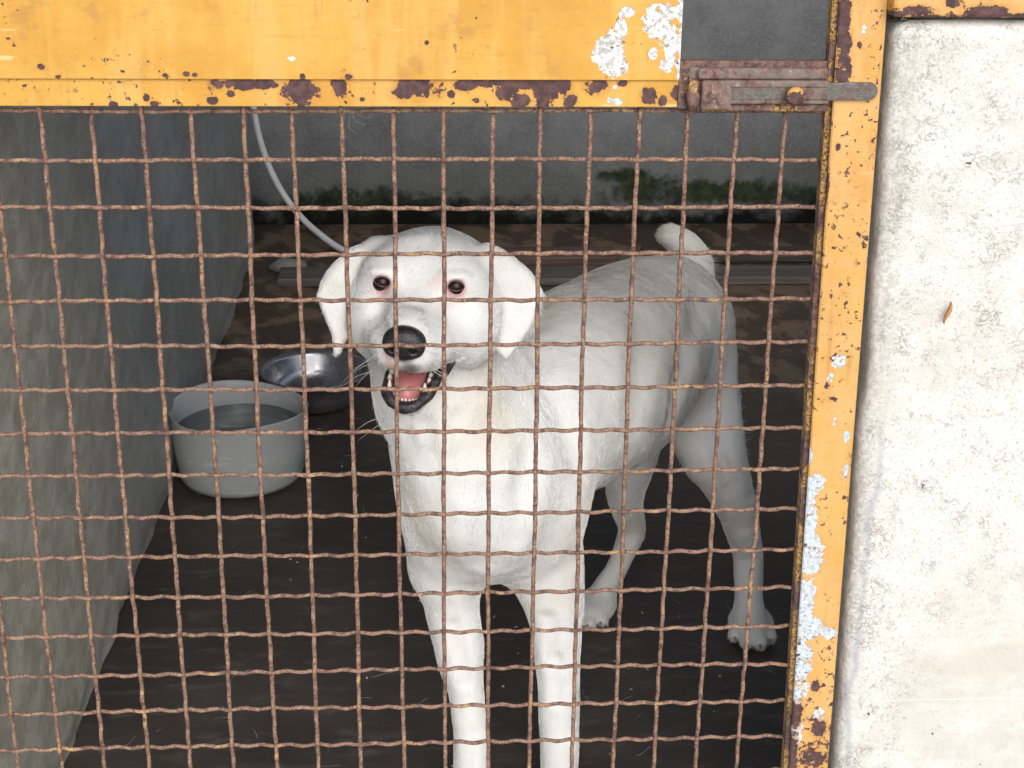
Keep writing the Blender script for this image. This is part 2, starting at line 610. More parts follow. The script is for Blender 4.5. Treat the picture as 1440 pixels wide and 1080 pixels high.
def conc_lean(V):
    k = (ce_t[1] - V[..., 2]) / (ce_t[1] - ce_b[1]) * (ce_b[0] - ce_t[0])
    return k * np.clip((.60 - V[..., 0]) / .2, 0, 1)


path = [(cx0, y) for y in np.arange(.10, -.018, -.008)]
path += [(cx0 + .008 - .008 * math.cos(a), -.020 - .008 * math.sin(a)) for a in np.linspace(0.05, math.pi / 2, 10)]
path += [(x, -.028) for x in list(np.arange(cx0 + .011, .56, .0032)) + list(np.arange(.58, 1.75, .05))]
path += [(1.75, .10)]


def chip(V):
    e = np.clip((cx0 + .035 - V[..., 0]) / .03, 0, 1)
    return e * np.clip(vnoise(V, 16, 21, 3) + .15, 0, 1) * .005


cw = wall_loft('concrete_wall', path, -.099, U(1320, 27, -.02).z, .0034, .016, concrete_mat(), .0012, chip, 8, .12, conc_lean)
tag(cw, 'rough whitish concrete wall block standing to the right of the yellow gate post', 'wall')
# a splinter of rust-brown leaf stuck to the concrete and a dark chip
lf = NT('dry_brown_leaf').set((.50, .23, .08), .7)
lx, lz = S(1332, 438, -.032)
lv = []
for t, w in ((0, .0003), (.2, .0016), (.45, .0024), (.7, .0020), (.9, .0011), (1, .0002)):
    zc = lz + .0095 - .019 * t
    xc = lx + .0012 - .003 * t + .0012 * math.sin(t * 5)
    lv += [(xc - w, -.0345, zc), (xc, -.0372, zc), (xc + w, -.0345, zc), (xc, -.0338, zc)]
lfaces = []
for k in range(5):
    for i in range(4):
        a, b = k * 4 + i, k * 4 + (i + 1) % 4
        lfaces.append((a, b, b + 4, a + 4))
lo = link('dry_leaf', mesh_of('dry_leaf', lv, lfaces, True), lf)
tag(lo, 'tiny curled brown leaf stuck to the white concrete wall', 'leaf')

# rusty beam over the concrete
bx0, bz0 = S(1249, 22, -.02)
sb = box('steel_beam', (bx0, -.032, bz0), (1.75, .05, 1.06), yellow_paint('rusty_yellow_beam', spots([(1290, 14, 30, 7), (1385, 16, 40, 8), (1340, 4, 14, 8)], -.03), (), (), .9, .35, (2, bz0 + .012, bz0, .40)), bevel=.003)
tag(sb, 'rusty yellow steel beam lying above the top of the white concrete wall', 'beam')

# ------------------------------------------------------------------ gate post
post_mat = yellow_paint('flaking_post_paint',
                        spots([(1183, 30, 9, 40), (1184, 80, 12, 34), (1206, 62, 4, 5), (1158, 175, 6, 14), (1160, 260, 4, 30), (1176, 205, 4, 5), (1118, 1000, 10, 20), (1140, 1060, 16, 18), (1145, 960, 6, 8), (1110, 1060, 10, 30), (1150, 1020, 12, 16)]),
                        spots([(1212, 40, 4, 7), (1188, 52, 4, 5), (1177, 505, 9, 9), (1165, 528, 5, 7), (1172, 590, 4, 9), (1150, 1000, 10, 14), (1115, 1020, 12, 40), (1126, 960, 10, 30)]),
                        spots([(1140, 680, 16, 18), (1132, 730, 14, 44), (1136, 785, 18, 34), (1126, 840, 16, 44), (1132, 880, 26, 22), (1120, 925, 22, 44), (1114, 985, 14, 44), (1162, 885, 16, 10), (1187, 660, 5, 12), (1188, 610, 4, 8), (1134, 640, 7, 20)]),
                        .95, .35, (2, .46, .20, .29))


def leaning_plate(name, xl_t, xr_t, xl_b, xr_b, zt, zb, y0, y1, mat, parent=None, bev=.0008):
    bm = bmesh.new()
    k = lambda z: (z - zb) / (zt - zb)
    vs = []
    for (xl, xr, z) in ((xl_b, xr_b, zb), (xl_t, xr_t, zt)):
        for x in (xl, xr):
            for y in (y0, y1):
                vs.append(bm.verts.new((x, y, z)))
    for f in ((0, 1, 3, 2), (4, 6, 7, 5), (0, 2, 6, 4), (1, 5, 7, 3), (0, 4, 5, 1), (2, 3, 7, 6)):
        bm.faces.new([vs[i] for i in f])
    bmesh.ops.recalc_face_normals(bm, faces=bm.faces[:])
    bmesh.ops.bevel(bm, geom=bm.edges[:], offset=bev, segments=2, affect='EDGES')
    me = bpy.data.meshes.new(name)
    bm.to_mesh(me)
    bm.free()
    return link(name, me, mat, parent)


def lean(xt, xb, zt, zb, z):
    return xt + (xb - xt) * (zt - z) / (zt - zb)


# edges read at two heights, carried on to the ends of the post
pl_t, pl_b = S(1180, 20, -.016), S(1110, 1080, -.016)
pr_t, pr_b = S(1247, 20, -.016), S(1164, 1080, -.016)
ext = lambda a, b, z: a[0] + (b[0] - a[0]) * (a[1] - z) / (a[1] - b[1])
post = empty('gate_post', (ext(pl_t, pl_b, -.098), 0, -.098))
post_loc = Vector(post.location)


def under(o, par):
    """keep world coordinates in the mesh, parent at its own place"""
    o.parent = par
    o.matrix_parent_inverse = Matrix.Translation(-Vector(par.location))
    return o


ZB, ZT = -.098, 1.70
under(leaning_plate('face_plate', ext(pl_t, pl_b, ZT), ext(pr_t, pr_b, ZT), ext(pl_t, pl_b, ZB), ext(pr_t, pr_b, ZB), ZT, ZB, -.016, -.0115, post_mat), post)
under(leaning_plate('flange', ext(pl_t, pl_b, ZT) + .0012, ext(pl_t, pl_b, ZT) + .0052, ext(pl_t, pl_b, ZB) + .0012, ext(pl_t, pl_b, ZB) + .0052, ZT, ZB, -.0112, -.0005, rust_mat('post_flange_rust', .6)), post)
tag(post, 'leaning yellow steel post with blue-grey flaked paint beside the concrete', 'post')

# ------------------------------------------------------------------ the gate
gate = empty('kennel_gate', (-.5, 0, .03))
GX0 = -.52
panel_right = S(958, 60, -.0125)[0]
rail_top = S(500, 112, -.0125)[1]
rail_bot = S(500, 150, YF)[1]
panel_mat = yellow_paint('yellow_panel_paint',
                         spots([(58, 94, 5, 4), (82, 108, 5, 3), (232, 106, 4, 3), (262, 104, 4, 3), (275, 105, 4, 3), (425, 108, 4, 4), (490, 108, 6, 4), (600, 60, 3, 3)], -.0125),
                         spots([(856, 78, 20, 30), (866, 95, 16, 12), (874, 38, 8, 14), (925, 30, 26, 24), (945, 60, 12, 34), (918, 75, 6, 8), (935, 92, 10, 12), (882, 18, 10, 7), (410, 82, 5, 3), (527, 50, 3, 2), (962, 40, 10, 80)], -.0125),
                         (), .45, 0, None, .6)
rail_mat = yellow_paint('yellow_rail_paint',
                        grow(spots([(303, 118, 9, 6), (340, 118, 18, 7), (372, 118, 14, 6), (422, 130, 19, 15), (478, 122, 9, 10), (300, 141, 6, 4), (206, 138, 4, 4), (218, 146, 6, 4), (325, 132, 5, 4), (160, 147, 5, 3), (585, 126, 24, 12), (570, 130, 14, 5), (635, 133, 4, 4), (510, 140, 4, 3), (655, 119, 13, 7), (685, 117, 13, 6), (712, 127, 14, 14), (730, 142, 13, 8), (735, 117, 9, 6), (768, 128, 15, 17), (792, 122, 10, 10), (800, 140, 9, 9), (838, 121, 14, 10), (875, 117, 6, 4), (915, 134, 9, 10), (932, 140, 5, 7), (668, 141, 5, 3), (952, 132, 8, 10), (760, 118, 30, 6), (700, 116, 40, 5)]), 1.22),
                        spots([(858, 141, 6, 5), (868, 143, 8, 4), (865, 123, 4, 3)]), (), .75, 0, (0, .02, -.60, .0))
RUST = rust_mat('gate_rust', .9)
RUST2 = rust_mat('gate_dark_rust', .0)
under(box('panel', (GX0, -.0128, rail_top), (panel_right, -.0102, 1.62), panel_mat, bevel=.0006), gate)
under(box('rail', (GX0, -.0100, rail_bot), (panel_right - .0002, -.0062, rail_top + .022), rail_mat, bevel=.0006), gate)
under(box('rail', (panel_right, -.0100, rail_bot), (.3100, -.0062, S(1060, 101)[1]), RUST2, bevel=.0006), gate)
sl_t, sl_b = S(1157, 160, 0), S(1099, 1080, 0)
st = leaning_plate('stile', ext(sl_t, sl_b, 1.66), ext(sl_t, sl_b, 1.66) + .0050, ext(sl_t, sl_b, .03), ext(sl_t, sl_b, .03) + .0050, 1.66, .03, -.0088, .0045, RUST)
under(st, gate)
under(box('stile', (GX0 - .035, -.0100, .03), (GX0 - .0005, .028, 1.66), yellow_paint('stile_paint')), gate)
under(box('rail', (GX0, -.0100, .031), (.312, .024, .066), rail_mat, bevel=.0008), gate)
under(box('rail', (GX0, -.0098, 1.6205), (.306, .024, 1.66), rail_mat, bevel=.0008), gate)
# lower lip of the opening beside the panel, turned back in dark rust
under(box('sill', (panel_right + .0006, -.0060, S(1060, 100)[1] + .0003), (.3095, .004, S(1060, 87)[1]), RUST2, bevel=.0006), gate)
under(box('jamb', (panel_right - .004, -.0100, rail_top + .023), (panel_right - .001, .004, 1.62), RUST2, bevel=.0004), gate)

# woven wires, each crimped over and under its neighbours
WM = wire_mat()
SP = .04
WR = .00184
z_of = lambda j: .85 - SP * j
x_of = lambda i: (i - 8) * SP


def wave(t):
    return .0015 * math.cos(3 * math.pi * t)


for i in range(-4, 16):
    ph = random.uniform(0, 6)
    pts, rr = [], []
    zz = np.arange(.868, .060, -SP / 10)
    for z in zz:
        j = (.85 - z) / SP
        x = x_of(i) + .0008 * math.sin(j * .35 + ph) + .00025 * math.sin(j * 1.9 + 2 * ph) + .00015 * math.sin(j * 7.1 + ph)
        pts.append((x, -wave(i + j) + .0005 * math.sin(j * .8 + ph), z))
        rr.append(WR * (1.06 + .10 * random.uniform(-1, 1)))
    under(link('wire', tube_mesh('wire', pts, rr, 8), WM), gate)
for j in range(0, 20):
    ph = random.uniform(0, 6)
    pts, rr = [], []
    for x in np.arange(GX0 + .002, ext(sl_t, sl_b, z_of(j)) + .002, SP / 10):
        i = x / SP + 8
        z = z_of(j) + .0007 * math.sin(i * .35 + ph) + .0002 * math.sin(i * 1.7 + 2 * ph) + .00015 * math.sin(i * 6.3 + ph)
        pts.append((x, wave(i + j) + .0005 * math.sin(i * .7 + ph), z))
        rr.append(WR * (1.0 + .10 * random.uniform(-1, 1)))
    under(link('wire', tube_mesh('wire', pts, rr, 8), WM), gate)

# ------------------------------------------------------------------ latch on the gate
YL = -.0165


def lbox(name, x0, x1, y0, y1, d0, d1, mat, parent, bevel=.0012, seg=3):
    """box over the photograph rectangle x0..x1, y0..y1, standing d0..d1 out from the gate"""
    a, b = S(x0, y1, YL), S(x1, y0, YL)
    return under(box(name, (a[0], -d1, a[1]), (b[0], -d0, b[1]), mat, None, bevel, seg), gate)


LR = rust_mat('latch_rust', -.3, .8)
LRY = rust_mat('latch_yellow_rust', .9)
BM = NT('worn_steel_bolt')
bn = BM.noise(160, 5, .7)
BM.set(BM.mix(BM.ramp(bn, .44, .60), (.24, .235, .23), (.13, .085, .07)), BM.ramp(bn, .4, .65, .24, .65), BM.bump(bn, .4, .0008), metal=BM.ramp(bn, .48, .62, .9, .1))
base = lbox('latch', 968, 1165, 97, 157, .0102, .0122, LR, gate, .0008)


def lsub(*a, **k):
    o = lbox(*a, **k)
    o.parent = base
    o.matrix_parent_inverse = Matrix.Identity(4)
    return o


lsub('upper_flange', 981, 1166, 96, 112, .0123, .0185, LR, None, bevel=.0028, seg=4)
lsub('lower_flange', 986, 1163, 145.5, 157.5, .0123, .0170, LRY, None, bevel=.0022, seg=4)
lsub('housing_bar', 1016, 1164, 112.5, 122, .0123, .0215, LR, None, bevel=.0014)
lsub('housing_bar', 1016, 1164, 139.5, 145, .0123, .0215, LR, None, bevel=.0014)
lsub('housing_end', 984, 1029, 112.6, 154, .0123, .0222, LR, None, bevel=.0026, seg=4)
lsub('housing_end', 1112, 1163, 122.3, 139.2, .0124, .0212, LR, None, bevel=.0010)
# bolt, a flat bar with a rounded nose
a, b = S(1000, 141, YL - .004), S(1236, 116.5, YL - .004)
zc, hz = (a[1] + b[1]) / 2, (b[1] - a[1]) / 2
nose = [(b[0] - hz + hz * math.sin(t), zc + hz * math.cos(t)) for t in np.linspace(0, math.pi, 15)]
out = [(a[0], zc + hz)] + nose + [(a[0], zc - hz)]
# thin inside the housing, full outside it
bm = bmesh.new()
x_split = S(1166, 120, YL)[0]
f_v = [bm.verts.new((x, -.0205, z)) for x, z in out]
b_v = [bm.verts.new((x, -.0166, z)) for x, z in out]
bm.faces.new(f_v)
bm.faces.new(list(reversed(b_v)))
for k in range(len(out)):
    q = (k + 1) % len(out)
    bm.faces.new((f_v[k], b_v[k], b_v[q], f_v[q]))
bmesh.ops.recalc_face_normals(bm, faces=bm.faces[:])
bmesh.ops.bevel(bm, geom=[e for e in bm.edges if abs(e.verts[0].co.y - e.verts[1].co.y) < 1e-6 and e.verts[0].co.y < -.02], offset=.0010, segments=2, affect='EDGES')
bme = bpy.data.meshes.new('bolt')
bm.to_mesh(bme)
bm.free()
o = link('bolt', bme, BM.m)
o.parent = base
# bright inlay of the bar seen in the slot is the bar itself; the knob that slides it
kx, kz = S(1117, 134, YL - .008)
kr = PX(U(1117, 134, YL), 13.5)
prof = [(0, .0125), (kr * .55, .0124), (kr * .86, .0114), (kr, .0092), (kr * .97, .0075), (kr * .62, .0062), (kr * .55, .0)]
km = lathe_mesh('knob', prof, 28)
for vv in km.vertices:
    x, y, z = vv.co
    vv.co = (kx + x, -.0206 - z, kz + y)
KM = yellow_paint('knob_paint', [(kx + .001, kz - .0025, kr * 1.25, kr * 1.0)], (), (), .8)
o = link('knob', km, KM)
o.parent = base
# rolled end at the left of the latch
ex_, ez_ = S(976, 134, YL)
o = link('end_loop', tube_mesh('end_loop', [(ex_, -.0150, ez_ - .012), (ex_ - .0012, -.0168, ez_ - .006), (ex_ - .0014, -.0172, ez_), (ex_ - .0012, -.0168, ez_ + .006), (ex_, -.0150, ez_ + .011)], [.0034, .0044, .0048, .0044, .0034], 12), RUST2)
o.parent = base
tag(gate, 'yellow steel gate with peeling panel, rusty sliding bolt and rusted woven wire mesh', 'gate')

# ------------------------------------------------------------------ things inside
# translucent tub with water
tz = 0.0
tc = UZ(341, 707, 0)
rb_ = PX(Vector((tc.x, tc.y + .1, .02)), 88)
ty = tc.y + rb_ * .97
tx = U(339, 640, ty).x
th = U(338, 570, ty).z
rt_ = PX(Vector((tx, ty, th)), 97)
tub = empty('plastic_tub', (tx, ty, 0))
TMt = NT('cloudy_plastic')
sc1 = TMt.noise(26, 4, .65, TMt.mapped((1, 1, 2.2)))
TMt.set(TMt.mix(TMt.ramp(sc1, .55, .70), (.56, .58, .585), (.74, .76, .76)), TMt.ramp(sc1, .4, .7, .30, .5), None, spec=.5, **{'Transmission Weight': .30, 'Subsurface Weight': .25, 'Subsurface Radius': (.03, .03, .03), 'IOR': 1.40})
hh = th
t_ = .0028


def tub_wob(r, z, a):
    return r * (1 + .012 * math.cos(2 * a + .6) * (z / hh) + .006 * math.cos(3 * a)), z + .0045 * (z / hh) ** 2 * math.cos(2 * a + 1.9)


prof = [(0, .003), (rb_ * .80, .003), (rb_ * .93, .006), (rb_ * .985, .016), (rb_ + (rt_ - rb_) * .55, hh * .55), (rt_ - .002, hh - .004), (rt_ - .001, hh), (rt_ - t_, hh - .0004),
        (rt_ - t_ - .002, hh - .006), (rb_ + (rt_ - rb_) * .55 - t_ - .001, hh * .55), (rb_ - t_ - .003, .018), (rb_ * .90, .010), (0, .0075)]
bodym = lathe_mesh('tub_body', prof, 72, (0, 0, 0), tub_wob)
o = link('tub_body', bodym, TMt.m, tub)
WMt = NT('still_water')
WMt.set((.62, .66, .66), .03, WMt.bump(WMt.noise(40, 2), .1, .001), **{'Transmission Weight': .9, 'IOR': 1.33})
wl = hh * .70
rw_ = rb_ + (rt_ - rb_) * .70 - t_ - .004
wat = lathe_mesh('water', [(0, .012), (rb_ * .87, .012), (rb_ - t_ - .007, .022), (rw_, wl), (0, wl)], 64, (0, 0, 0), None)
link('water', wat, WMt.m, tub)
tag(tub, 'cloudy white plastic tub of water on the dark floor beside the partition', 'tub')

# dark steel bowl behind it
bc = UZ(440, 586, 0)
rbb = PX(Vector((bc.x, bc.y + .06, .02)), 56)
by = bc.y + rbb
bxx = U(444, 530, by).x
bh = U(442, 519, by).z
rbt = PX(Vector((bxx, by, bh)), 74)
BW = NT('dull_steel')
bnn = BW.noise(30, 4, .6)
BW.set(BW.mix(bnn, (.50, .50, .52), (.36, .36, .38)), BW.ramp(bnn, .35, .7, .22, .42), metal=.9)
prof = [(0, .002), (rbb * .9, .002), (rbb, .006), (rbb + (rbt - rbb) * .55, bh * .5), (rbt - .004, bh - .004), (rbt + .005, bh - .002), (rbt + .006, bh), (rbt + .004, bh + .0018), (rbt - .002, bh), (rbt - .006, bh - .006), (rbb + (rbt - rbb) * .55 - .002, bh * .5), (rbb - .004, .010), (0, .006)]
o = link('metal_bowl', lathe_mesh('metal_bowl', prof, 72), BW.m)
o.location = (bxx, by, 0)
tag(o, 'dark dented steel bowl on the floor behind the plastic tub', 'bowl')

# hose hanging down the back wall
HM = NT('grey_plastic_hose').set((.80, .81, .82), .5)
hp = [(348, 60, 2.62), (352, 110, 2.62), (357, 155, 2.60), (368, 205, 2.58), (388, 255, 2.56), (416, 297, 2.54), (448, 328, 2.50), (486, 353, 2.46), (525, 372, 2.42), (560, 390, 2.34)]
hv = [U(*p) for p in hp]
hv[-1].z = .009
hv[-2].z = max(hv[-2].z, .02)
hv = [Vector((hv[0].x - .01, 2.66, 1.60)), Vector((hv[0].x - .006, 2.65, 1.2))] + hv
cu = []
for k in range(len(hv) - 1):
    p0, p1, p2, p3 = hv[max(k - 1, 0)], hv[k], hv[k + 1], hv[min(k + 2, len(hv) - 1)]
    for t in (0, .2, .4, .6, .8):
        cu.append(.5 * (2 * p1 + (p2 - p0) * t + (2 * p0 - 5 * p1 + 4 * p2 - p3) * t * t + (3 * p1 - p0 - 3 * p2 + p3) * t ** 3))
cu.append(hv[-1])
o = link('hose', tube_mesh('hose', cu, .0082, 12), HM)
tag(o, 'pale grey plastic hose hanging in a curve along the back wall', 'hose')

# old planks at the foot of the back wall
def wood(name, a, b):
    M = NT(name)
    gr = M.noise(9, 5, .62, M.mapped((.7, 14, 14)))
    M.set(M.mix(M.ramp(gr, .35, .66), a, b), .75, M.bump(gr, .5, .003))
    return M.m


def plank(px0, px1, ytop, ybot, Y, depth, z0, mat, label, yaw=0.0):
    a, b = U(px0, ybot, Y), U(px1, ytop, Y)
    h = max(.02, U((px0 + px1) / 2, ytop, Y).z - z0)
    me = box_mesh('wooden_plank', (-(b.x - a.x) / 2, -.0, 0), ((b.x - a.x) / 2, depth, h), .004, 2)
    o = link('wooden_plank', me, mat)
    o.location = ((a.x + b.x) / 2, Y, z0)
    o.rotation_euler.z = yaw
    tag(o, label, 'plank', 'planks at the foot of the back wall')
    return o


W1 = wood('reddish_wood', (.10, .062, .050), (.19, .125, .10))
W2 = wood('grey_wood', (.11, .096, .086), (.19, .17, .155))
W3 = wood('dark_wood', (.05, .04, .036), (.11, .088, .076))
yb = 2.20
plank(390, 1330, 398, 412, yb, .10, .0012, W2, 'long thin greyish plank lying on the floor nearest the dog, before the other planks')
plank(520, 868, 361, 384, 2.36, .09, .0012, W1, 'short reddish plank end showing left of the tail, behind the grey plank')
plank(905, 1400, 358, 392, 2.38, .08, .0012, W3, 'dark brown plank to the right of the tail, under the black mould')
# bits of broken plaster by the end of the partition
PM = plaster('plaster_bits', (.20, .20, .20), (.30, .30, .29), 3)
for k, (x, y, rx, lab) in enumerate([(402, 352, 26, 'larger pale lump of broken plaster by the hose'), (410, 370, 16, 'smaller pale plaster crumb lying just before the larger lump')]):
    p = U(x, y, 2.34 if k == 0 else 2.26)
    r = PX(p, rx)
    bm = bmesh.new()
    bmesh.ops.create_icosphere(bm, subdivisions=3, radius=1)
    co = np.array([list(v.co) for v in bm.verts])
    dn = 1 + .35 * vnoise(co, 1.6, 30 + k, 3)
    for v, d, c in zip(bm.verts, dn, co):
        v.co = Vector((c[0] * d * r, c[1] * d * r * .6, max(-.3, c[2] * d) * r * .5 + r * .15))
    me = bpy.data.meshes.new('plaster_lump')
    bm.to_mesh(me)
    bm.free()
    me.polygons.foreach_set('use_smooth', [True] * len(me.polygons))
    o = link('plaster_lump', me, PM)
    o.location = (p.x, p.y, .002)
    tag(o, lab, 'rubble')

# a wisp of hair on the top wire
HMt = NT('loose_hair').set((.62, .60, .56), .6)
vs, fs = [], []
for k in range(7):
    x0, y0 = S(random.uniform(478, 520), random.uniform(148, 162), -.004)
    p = Vector((x0, -.0045 - random.uniform(0, .002), y0))
    ang = random.uniform(0, 6.28)
    pts = []
    for t in range(9):
        pts.append(p.copy())
        ang += random.uniform(-.1, .75)
        p += Vector((math.cos(ang), random.uniform(-.15, .15), math.sin(ang) - .25)) * .0022
    m_ = tube_mesh('t', pts, .00005, 4)
    off = len(vs)
    vs += [tuple(v.co) for v in m_.vertices]
    fs += [tuple(i + off for i in f.vertices) for f in m_.polygons]
    bpy.data.meshes.remove(m_)
o = link('hair_wisp', mesh_of('hair_wisp', vs, fs, True), HMt)
tag(o, 'tangled wisp of pale dog hair caught on the topmost wire', 'hair')

# hairs and grit on the kennel floor
vs, fs = [], []
for k in range(240):
    p = Vector((random.uniform(-.40, .55), random.uniform(.05, 1.7), .0012))
    ang = random.uniform(0, 6.28)
    if k % 3:
        n_, st_, rr_ = 5, random.uniform(.003, .007), random.uniform(.00025, .0004)
    else:
        n_, st_, rr_ = 2, random.uniform(.002, .005), random.uniform(.0008, .0020)
    pts = []
    for t in range(n_):
        pts.append(p.copy())
        ang += random.uniform(-.5, .5)
        p += Vector((math.cos(ang), math.sin(ang), 0)) * st_
        p.z = .0012 + random.uniform(0, .0006)
    m_ = tube_mesh('t', pts, rr_, 4)
    off = len(vs)
    vs += [tuple(v.co) for v in m_.vertices]
    fs += [tuple(i + off for i in f.vertices) for f in m_.polygons]
    bpy.data.meshes.remove(m_)
LG = NT('floor_litter')
LG.set(LG.mix(LG.ramp(LG.noise(30, 2), .42, .58), (.10, .085, .07), (.34, .31, .27)), .8)
o = link('floor_litter', mesh_of('floor_litter', vs, fs, False), LG.m)
tag(o, kind='stuff')
# ------------------------------------------------------------------ the dog: a signed distance field meshed as one surface
class Field:
    def __init__(self, lo, hi, h):
        self.lo, self.h = np.array(lo, float), h
        self.n = np.ceil((np.array(hi) - self.lo) / h).astype(int) + 1
        self.f = np.full(self.n, 0.05, np.float32)

    def _win(self, lo, hi):
        a = np.clip(np.floor((np.array(lo) - self.lo) / self.h).astype(int), 0, self.n - 1)
        b = np.clip(np.ceil((np.array(hi) - self.lo) / self.h).astype(int) + 1, a + 1, self.n)
        ax = [(self.lo[i] + self.h * np.arange(a[i], b[i])).astype(np.float32) for i in range(3)]
        return (slice(a[0], b[0]), slice(a[1], b[1]), slice(a[2], b[2])), np.meshgrid(*ax, indexing='ij', sparse=True)

    def join(self, fn, lo, hi, k):
        pad = k + 3 * self.h
        sl, g = self._win(np.array(lo) - pad, np.array(hi) + pad)
        d = fn(*g)
        a = self.f[sl]
        hh = np.maximum(k - np.abs(a - d), 0) / k
        self.f[sl] = np.minimum(a, d) - hh * hh * (k * 0.25)

    def cut(self, fn, lo, hi, k):
        pad = k + 3 * self.h
        sl, g = self._win(np.array(lo) - pad, np.array(hi) + pad)
        d = -fn(*g)
        a = self.f[sl]
        hh = np.maximum(k - np.abs(a - d), 0) / k
        self.f[sl] = np.maximum(a, d) + hh * hh * (k * 0.25)

    # -- shapes
    def cone(self, a, ra, b, rb, k=0.02, cut=False):
        a, b = np.array(a, float), np.array(b, float)
        ab = b - a
        L2 = max(float(ab @ ab), 1e-12)

        def fn(x, y, z):
            t = np.clip(((x - a[0]) * ab[0] + (y - a[1]) * ab[1] + (z - a[2]) * ab[2]) / L2, 0, 1)
            return np.sqrt((x - a[0] - t * ab[0]) ** 2 + (y - a[1] - t * ab[1]) ** 2 + (z - a[2] - t * ab[2]) ** 2) - (ra + t * (rb - ra))
        r = max(ra, rb)
        (self.cut if cut else self.join)(fn, np.minimum(a, b) - r, np.maximum(a, b) + r, k)

    def chain(self, pts, k=0.02):
        """one smooth limb through the points, radius eased from point to point"""
        P = np.array([list(p) for p, _ in pts], float)
        r = np.array([x for _, x in pts], float)
        D = np.concatenate([P, r[:, None]], 1)
        E = np.concatenate([[2 * D[0] - D[1]], D, [2 * D[-1] - D[-2]]])
        S = []
        for i in range(len(pts) - 1):
            p0, p1, p2, p3 = E[i:i + 4]
            for t in np.linspace(0, 1, 9)[:-1]:
                S.append(.5 * (2 * p1 + (p2 - p0) * t + (2 * p0 - 5 * p1 + 4 * p2 - p3) * t * t + (3 * p1 - p0 - 3 * p2 + p3) * t ** 3))
        S.append(D[-1])
        S = np.array(S)

        def fn(x, y, z):
            best = None
            for A, B in zip(S[:-1], S[1:]):
                ab = B - A
                t = np.clip(((x - A[0]) * ab[0] + (y - A[1]) * ab[1] + (z - A[2]) * ab[2]) / (ab[:3] @ ab[:3]), 0, 1)
                d = np.sqrt((x - A[0] - t * ab[0]) ** 2 + (y - A[1] - t * ab[1]) ** 2 + (z - A[2] - t * ab[2]) ** 2) - (A[3] + t * ab[3])
                best = d if best is None else np.minimum(best, d)
            return best
        self.join(fn, (S[:, :3] - S[:, 3:]).min(0), (S[:, :3] + S[:, 3:]).max(0), k)

    def ball(self, c, r, axes=None, k=0.02, cut=False):
        """ellipsoid with radii r along the rows of axes"""
        c, r = np.array(c, float), np.array(r, float)
        A = np.eye(3) if axes is None else np.array([list(v) for v in axes], float)

        def fn(x, y, z):
            k0 = 0
            k1 = 0
            for i in range(3):
                q = (x - c[0]) * A[i, 0] + (y - c[1]) * A[i, 1] + (z - c[2]) * A[i, 2]
                k0 = k0 + (q / r[i]) ** 2
                k1 = k1 + (q / r[i] ** 2) ** 2
            k0 = np.sqrt(k0)
            return k0 * (k0 - 1) / np.maximum(np.sqrt(k1), 1e-6)
        e = np.sqrt(((A * r[:, None]) ** 2).sum(0))
        (self.cut if cut else self.join)(fn, c - e, c + e, k)

    def flap(self, poly, thick, rnd, bend=0.0, k=0.01):
        """a rounded plate: 3-D polygon points, fitted plane, curved by bend (1/m)"""
        P = np.array([list(p) for p in poly])
        c = P.mean(0)
        _, _, vt = np.linalg.svd(P - c)
        e1, e2, e3 = vt
        if e3[1] > 0:
            e3 = -e3
        Q = np.stack([(P - c) @ e1, (P - c) @ e2], 1)

        def fn(x, y, z):
            u = (x - c[0]) * e1[0] + (y - c[1]) * e1[1] + (z - c[2]) * e1[2]
            v = (x - c[0]) * e2[0] + (y - c[1]) * e2[1] + (z - c[2]) * e2[2]
            w = (x - c[0]) * e3[0] + (y - c[1]) * e3[1] + (z - c[2]) * e3[2]
            w = w + bend * (v * v) + bend * 0.35 * u * u
            d2 = np.full(u.shape, 1e9, np.float32)
            s = np.ones(u.shape, np.float32)
            n = len(Q)
            for i in range(n):
                a, b = Q[i], Q[i - 1]
                ex, ey = b - a
                wx, wy = u - a[0], v - a[1]
                t = np.clip((wx * ex + wy * ey) / (ex * ex + ey * ey), 0, 1)
                d2 = np.minimum(d2, (wx - ex * t) ** 2 + (wy - ey * t) ** 2)
                c1, c2, c3 = v >= a[1], v < b[1], ex * wy > ey * wx
                s = np.where((c1 & c2 & c3) | (~c1 & ~c2 & ~c3), -s, s)
            d = s * np.sqrt(d2)
            dx = np.maximum(d + rnd, 0)
            dz = np.maximum(np.abs(w) - thick + rnd, 0)
            return np.minimum(np.maximum(d + rnd, np.abs(w) - thick + rnd), 0) + np.sqrt(dx * dx + dz * dz) - rnd
        self.join(fn, P.min(0) - 0.02, P.max(0) + 0.02, k)

    def at(self, p):
        q = (np.asarray(p, float) - self.lo) / self.h
        q = np.clip(q, 0, self.n - 1.001)
        i = q.astype(int)
        f = q - i
        acc = 0
        for dx in (0, 1):
            for dy in (0, 1):
                for dz in (0, 1):
                    w = (f[..., 0] if dx else 1 - f[..., 0]) * (f[..., 1] if dy else 1 - f[..., 1]) * (f[..., 2] if dz else 1 - f[..., 2])
                    acc = acc + w * self.f[i[..., 0] + dx, i[..., 1] + dy, i[..., 2] + dz]
        return acc

    def normal(self, p):
        p = np.asarray(p, float)
        e = self.h
        g = np.stack([self.at(p + np.eye(3)[i] * e) - self.at(p - np.eye(3)[i] * e) for i in range(3)], -1)
        return g / np.maximum(np.linalg.norm(g, axis=-1, keepdims=True), 1e-9)

    def hit(self, px, py, y0=0.0, y1=0.9):
        """first surface point met along the line of sight through (px, py)"""
        ys = np.arange(y0, y1, 0.0006)
        a, b = np.array(U(px, py, y0)), np.array(U(px, py, y1))
        P = a + (b - a) * ((ys - y0) / (y1 - y0))[:, None]
        v = self.at(P)
        i = np.nonzero(v < 0)[0]
        return Vector(P[i[0]]) if len(i) else None

